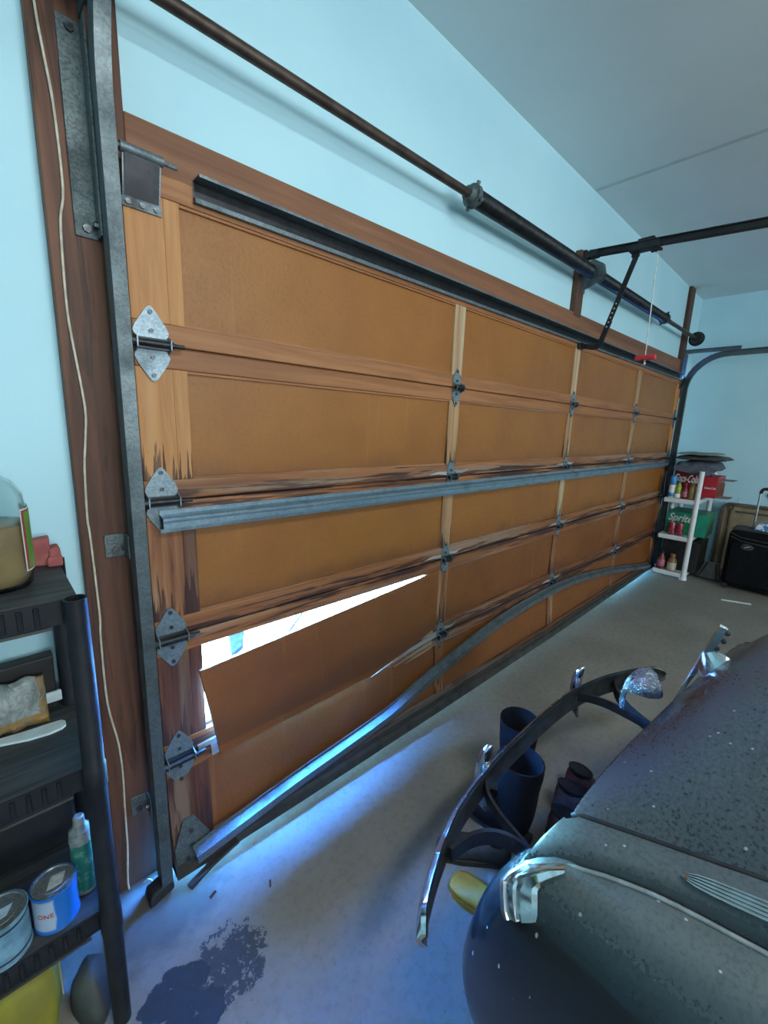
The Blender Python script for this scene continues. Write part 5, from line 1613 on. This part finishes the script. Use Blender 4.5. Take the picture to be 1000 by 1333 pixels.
# brown case leaning on the right wall, suitcase, small bag, strip
bc = thing('brown_case', (5.36, -0.75, 0), 'large tan hard case with brown frame against the right wall', 'case')
m_tan = simple('tan_vinyl', (0.30, 0.245, 0.15), (0.22, 0.18, 0.11), 0.7, 0, 8, 0.2)
m_brn = simple('brown_frame', (0.14, 0.10, 0.07), (0.08, 0.058, 0.042), 0.5, 0, 12, 0.2)
def rrect(y0, y1, z0, z1, r, n=5):
    out = []
    for cy, cz, a0 in ((y1 - r, z1 - r, 0), (y0 + r, z1 - r, 90), (y0 + r, z0 + r, 180), (y1 - r, z0 + r, 270)):
        for k in range(n + 1):
            a = math.radians(a0 + 90 * k / n)
            out.append((cy + r * math.cos(a), cz + r * math.sin(a)))
    return out
bm = new(); prism(bm, rrect(-1.32, -0.455, 0.012, 0.735, 0.06), 'X', 5.335, 5.405); mk('body', bm, m_tan, bc)
def frame(y0, y1, z0, z1, r, wd, x0, x1):
    bm = new()
    o = rrect(y0, y1, z0, z1, r); i_ = rrect(y0 + wd, y1 - wd, z0 + wd, z1 - wd, max(0.01, r - wd))
    n = len(o)
    V = [[bm.verts.new((x, p[0], p[1])) for p in poly] for x in (x0, x1) for poly in (o, i_)]
    for k in range(n):
        j = (k + 1) % n
        bm.faces.new((V[0][k], V[0][j], V[1][j], V[1][k])); bm.faces.new((V[2][j], V[2][k], V[3][k], V[3][j]))
        bm.faces.new((V[0][j], V[0][k], V[2][k], V[2][j])); bm.faces.new((V[1][k], V[1][j], V[3][j], V[3][k]))
    return bm
mk('rim', frame(-1.33, -0.445, 0.0, 0.745, 0.07, 0.030, 5.315, 5.41), m_brn, bc, bevel=0.004)
bm = new(); sweep(bm, [(5.325, -0.53, 0.03), (5.325, -0.53, 0.70)], circ(0.010, 8), upv=(0, 1, 0)); mk('rod', bm, m_brn, bc, smooth=True)
bm = new(); sweep(bm, [(5.325, -0.58, 0.665), (5.325, -1.2, 0.665)], circ(0.010, 8)); mk('rod', bm, m_brn, bc, smooth=True)
bm = new(); lathe(bm, [(0.022, -0.008), (0.024, 0.0), (0.018, 0.012)], (5.325, -0.525, 0.695), 14, 'X'); mk('corner_knob', bm, m_brn, bc, smooth=True)

su = thing('suitcase', (4.80, -0.88, 0), 'black wheeled suitcase with raised handle at the right edge', 'suitcase')
m_blk = simple('black_nylon', (0.005, 0.006, 0.008), (0.008, 0.009, 0.011), 0.85, 0, 30, 0.2, spec=0.1)
m_blk2 = simple('charcoal_nylon', (0.035, 0.038, 0.042), (0.022, 0.024, 0.027), 0.7, 0, 30, 0.2)
bm = new(); prism(bm, rrect(-1.13, -0.628, 0.035, 0.575, 0.05), 'X', 4.69, 4.95); mk('shell', bm, m_blk, su, bevel=0.015)
bm = new(); prism(bm, rrect(-1.10, -0.655, 0.07, 0.47, 0.05), 'X', 4.662, 4.70); mk('front_pocket', bm, m_blk, su, bevel=0.012)
for zz, yy in ((0.515, -0.64), (0.482, -0.645)):
    bm = new(); sweep(bm, [(4.682, yy, zz + 0.03), (4.672, yy - 0.08, zz), (4.668, yy - 0.25, zz - 0.012), (4.672, yy - 0.42, zz)], circ(0.0045, 7)); mk('zipper', bm, m_blk2, su, smooth=True)
bm = new(); prism(bm, rrect(-1.12, -0.64, 0.565, 0.592, 0.012), 'X', 4.71, 4.93); mk('top_panel', bm, m_blk2, su, bevel=0.006)
bm = new(); lathe(bm, [(0.042, -0.008), (0.048, -0.004), (0.048, 0.004), (0.040, 0.006), (0.036, 0.0)], (4.660, -0.775, 0.435), 24, 'X')
for v in bm.verts: v.co.z = 0.435 + (v.co.z - 0.435) * 0.62
bd = mk('badge', bm, m_blk2, su, smooth=True)
bm = new(); loft(bm, [[(4.6525, -0.755, 0.424), (4.6525, -0.760, 0.430), (4.6525, -0.798, 0.450), (4.6525, -0.790, 0.440)], [(4.651, -0.755, 0.424), (4.651, -0.760, 0.430), (4.651, -0.798, 0.450), (4.651, -0.790, 0.440)]]); mk('badge_mark', bm, M['whiteplastic'], bd)
for y in (-0.775, -1.0):
    bm = new(); cyl(bm, (4.86, y, 0.58), (4.86, y, 0.93), 0.009, 10); mk('handle_tube', bm, M['galv'], su, smooth=True)
bm = new(); tube(bm, cr([(4.86, -0.775, 0.92), (4.86, -0.785, 0.955), (4.86, -0.82, 0.965), (4.86, -0.955, 0.965), (4.86, -0.99, 0.955), (4.86, -1.0, 0.92)], 4), 0.014, 10); mk('handle_grip', bm, M['iron'], su, smooth='all')
for x in (4.70, 4.93):
    for y in (-0.665, -1.09):
        bm = new(); lathe(bm, [(0.006, -0.012), (0.026, -0.012), (0.028, 0.0), (0.026, 0.012), (0.006, 0.012)], (x, y, 0.028), 16, 'X'); mk('wheel', bm, M['tire'], su, smooth=True)
bm = new()
loft(bm, [[(4.74, -0.79, 0.593), (4.74, -0.99, 0.593), (4.84, -0.99, 0.593), (4.84, -0.80, 0.593)], [(4.745, -0.80, 0.62), (4.745, -0.98, 0.63), (4.835, -0.98, 0.63), (4.835, -0.81, 0.64)], [(4.76, -0.815, 0.655), (4.77, -0.93, 0.65), (4.82, -0.93, 0.65), (4.81, -0.83, 0.665)]])
g = G('blue_white_wrapper'); n_ = g.noise(g.obj, 24, 3); g.set(Base_Color=g.mix(g.ramp(n_, 0.48, 0.53), (0.62, 0.70, 0.76), (0.06, 0.20, 0.45)), Roughness=0.4)
mk('wrapper', bm, g.m, None, 'blue and white wrapper lying on top of the suitcase', 'wrapper')

gb = thing('small_bag', (4.93, -0.50, 0), 'small grey-green bag with black piping on the floor', 'bag')
bm = new(); loft(bm, [[(4.86, -0.605, 0.0), (4.86, -0.405, 0.0), (4.99, -0.405, 0.0), (4.99, -0.605, 0.0)], [(4.88, -0.590, 0.08), (4.88, -0.425, 0.08), (4.98, -0.425, 0.08), (4.98, -0.59, 0.08)], [(4.92, -0.570, 0.168), (4.92, -0.455, 0.172), (4.95, -0.455, 0.172), (4.95, -0.57, 0.168)]])
mk('body', bm, simple('grey_green_canvas', (0.14, 0.155, 0.14), (0.10, 0.11, 0.10), 0.8, 0, 14), gb, bevel=0.008)
for a, b in (((4.853, -0.43, 0.015), (4.912, -0.478, 0.165)), ((4.853, -0.575, 0.015), (4.912, -0.550, 0.165)), ((4.853, -0.60, 0.012), (4.853, -0.41, 0.012))):
    bm = new(); tube(bm, [a, tuple((p + q) / 2 - (0.002 if i == 0 else 0) for i, (p, q) in enumerate(zip(a, b))), b], 0.007, 8); mk('piping', bm, M['iron'], gb, smooth=True)
bm = new(); sweep(bm, [(4.285, -0.712, 0.004), (4.365, -0.905, 0.004)], [(-0.010, -0.003), (0.010, -0.003), (0.010, 0.003), (-0.010, 0.003)])
mk('plastic_strip', bm, M['whiteplastic'], None, 'thin white strip lying on the floor before the suitcase', 'plastic strip')
bm = new(); lathe(bm, [(0.03, 0.0), (0.034, -0.008), (0.030, -0.016), (0.014, -0.018), (0.012, -0.006)], (RX, -0.815, 0.86), 20, 'X')
mk('wall_grommet', bm, simple('grey_grommet', (0.22, 0.25, 0.26), (0.15, 0.17, 0.18), 0.5), None, 'round grey grommet on the right wall above the suitcase', 'wall fitting', smooth=True)
bm = new(); box(bm, (RX - 0.006, -0.70, 0.735), (RX, -0.56, 0.80)); mk('wall_plate', bm, M['wall'], None, 'blank painted plate on the right wall above the tan case', 'wall plate', bevel=0.003)
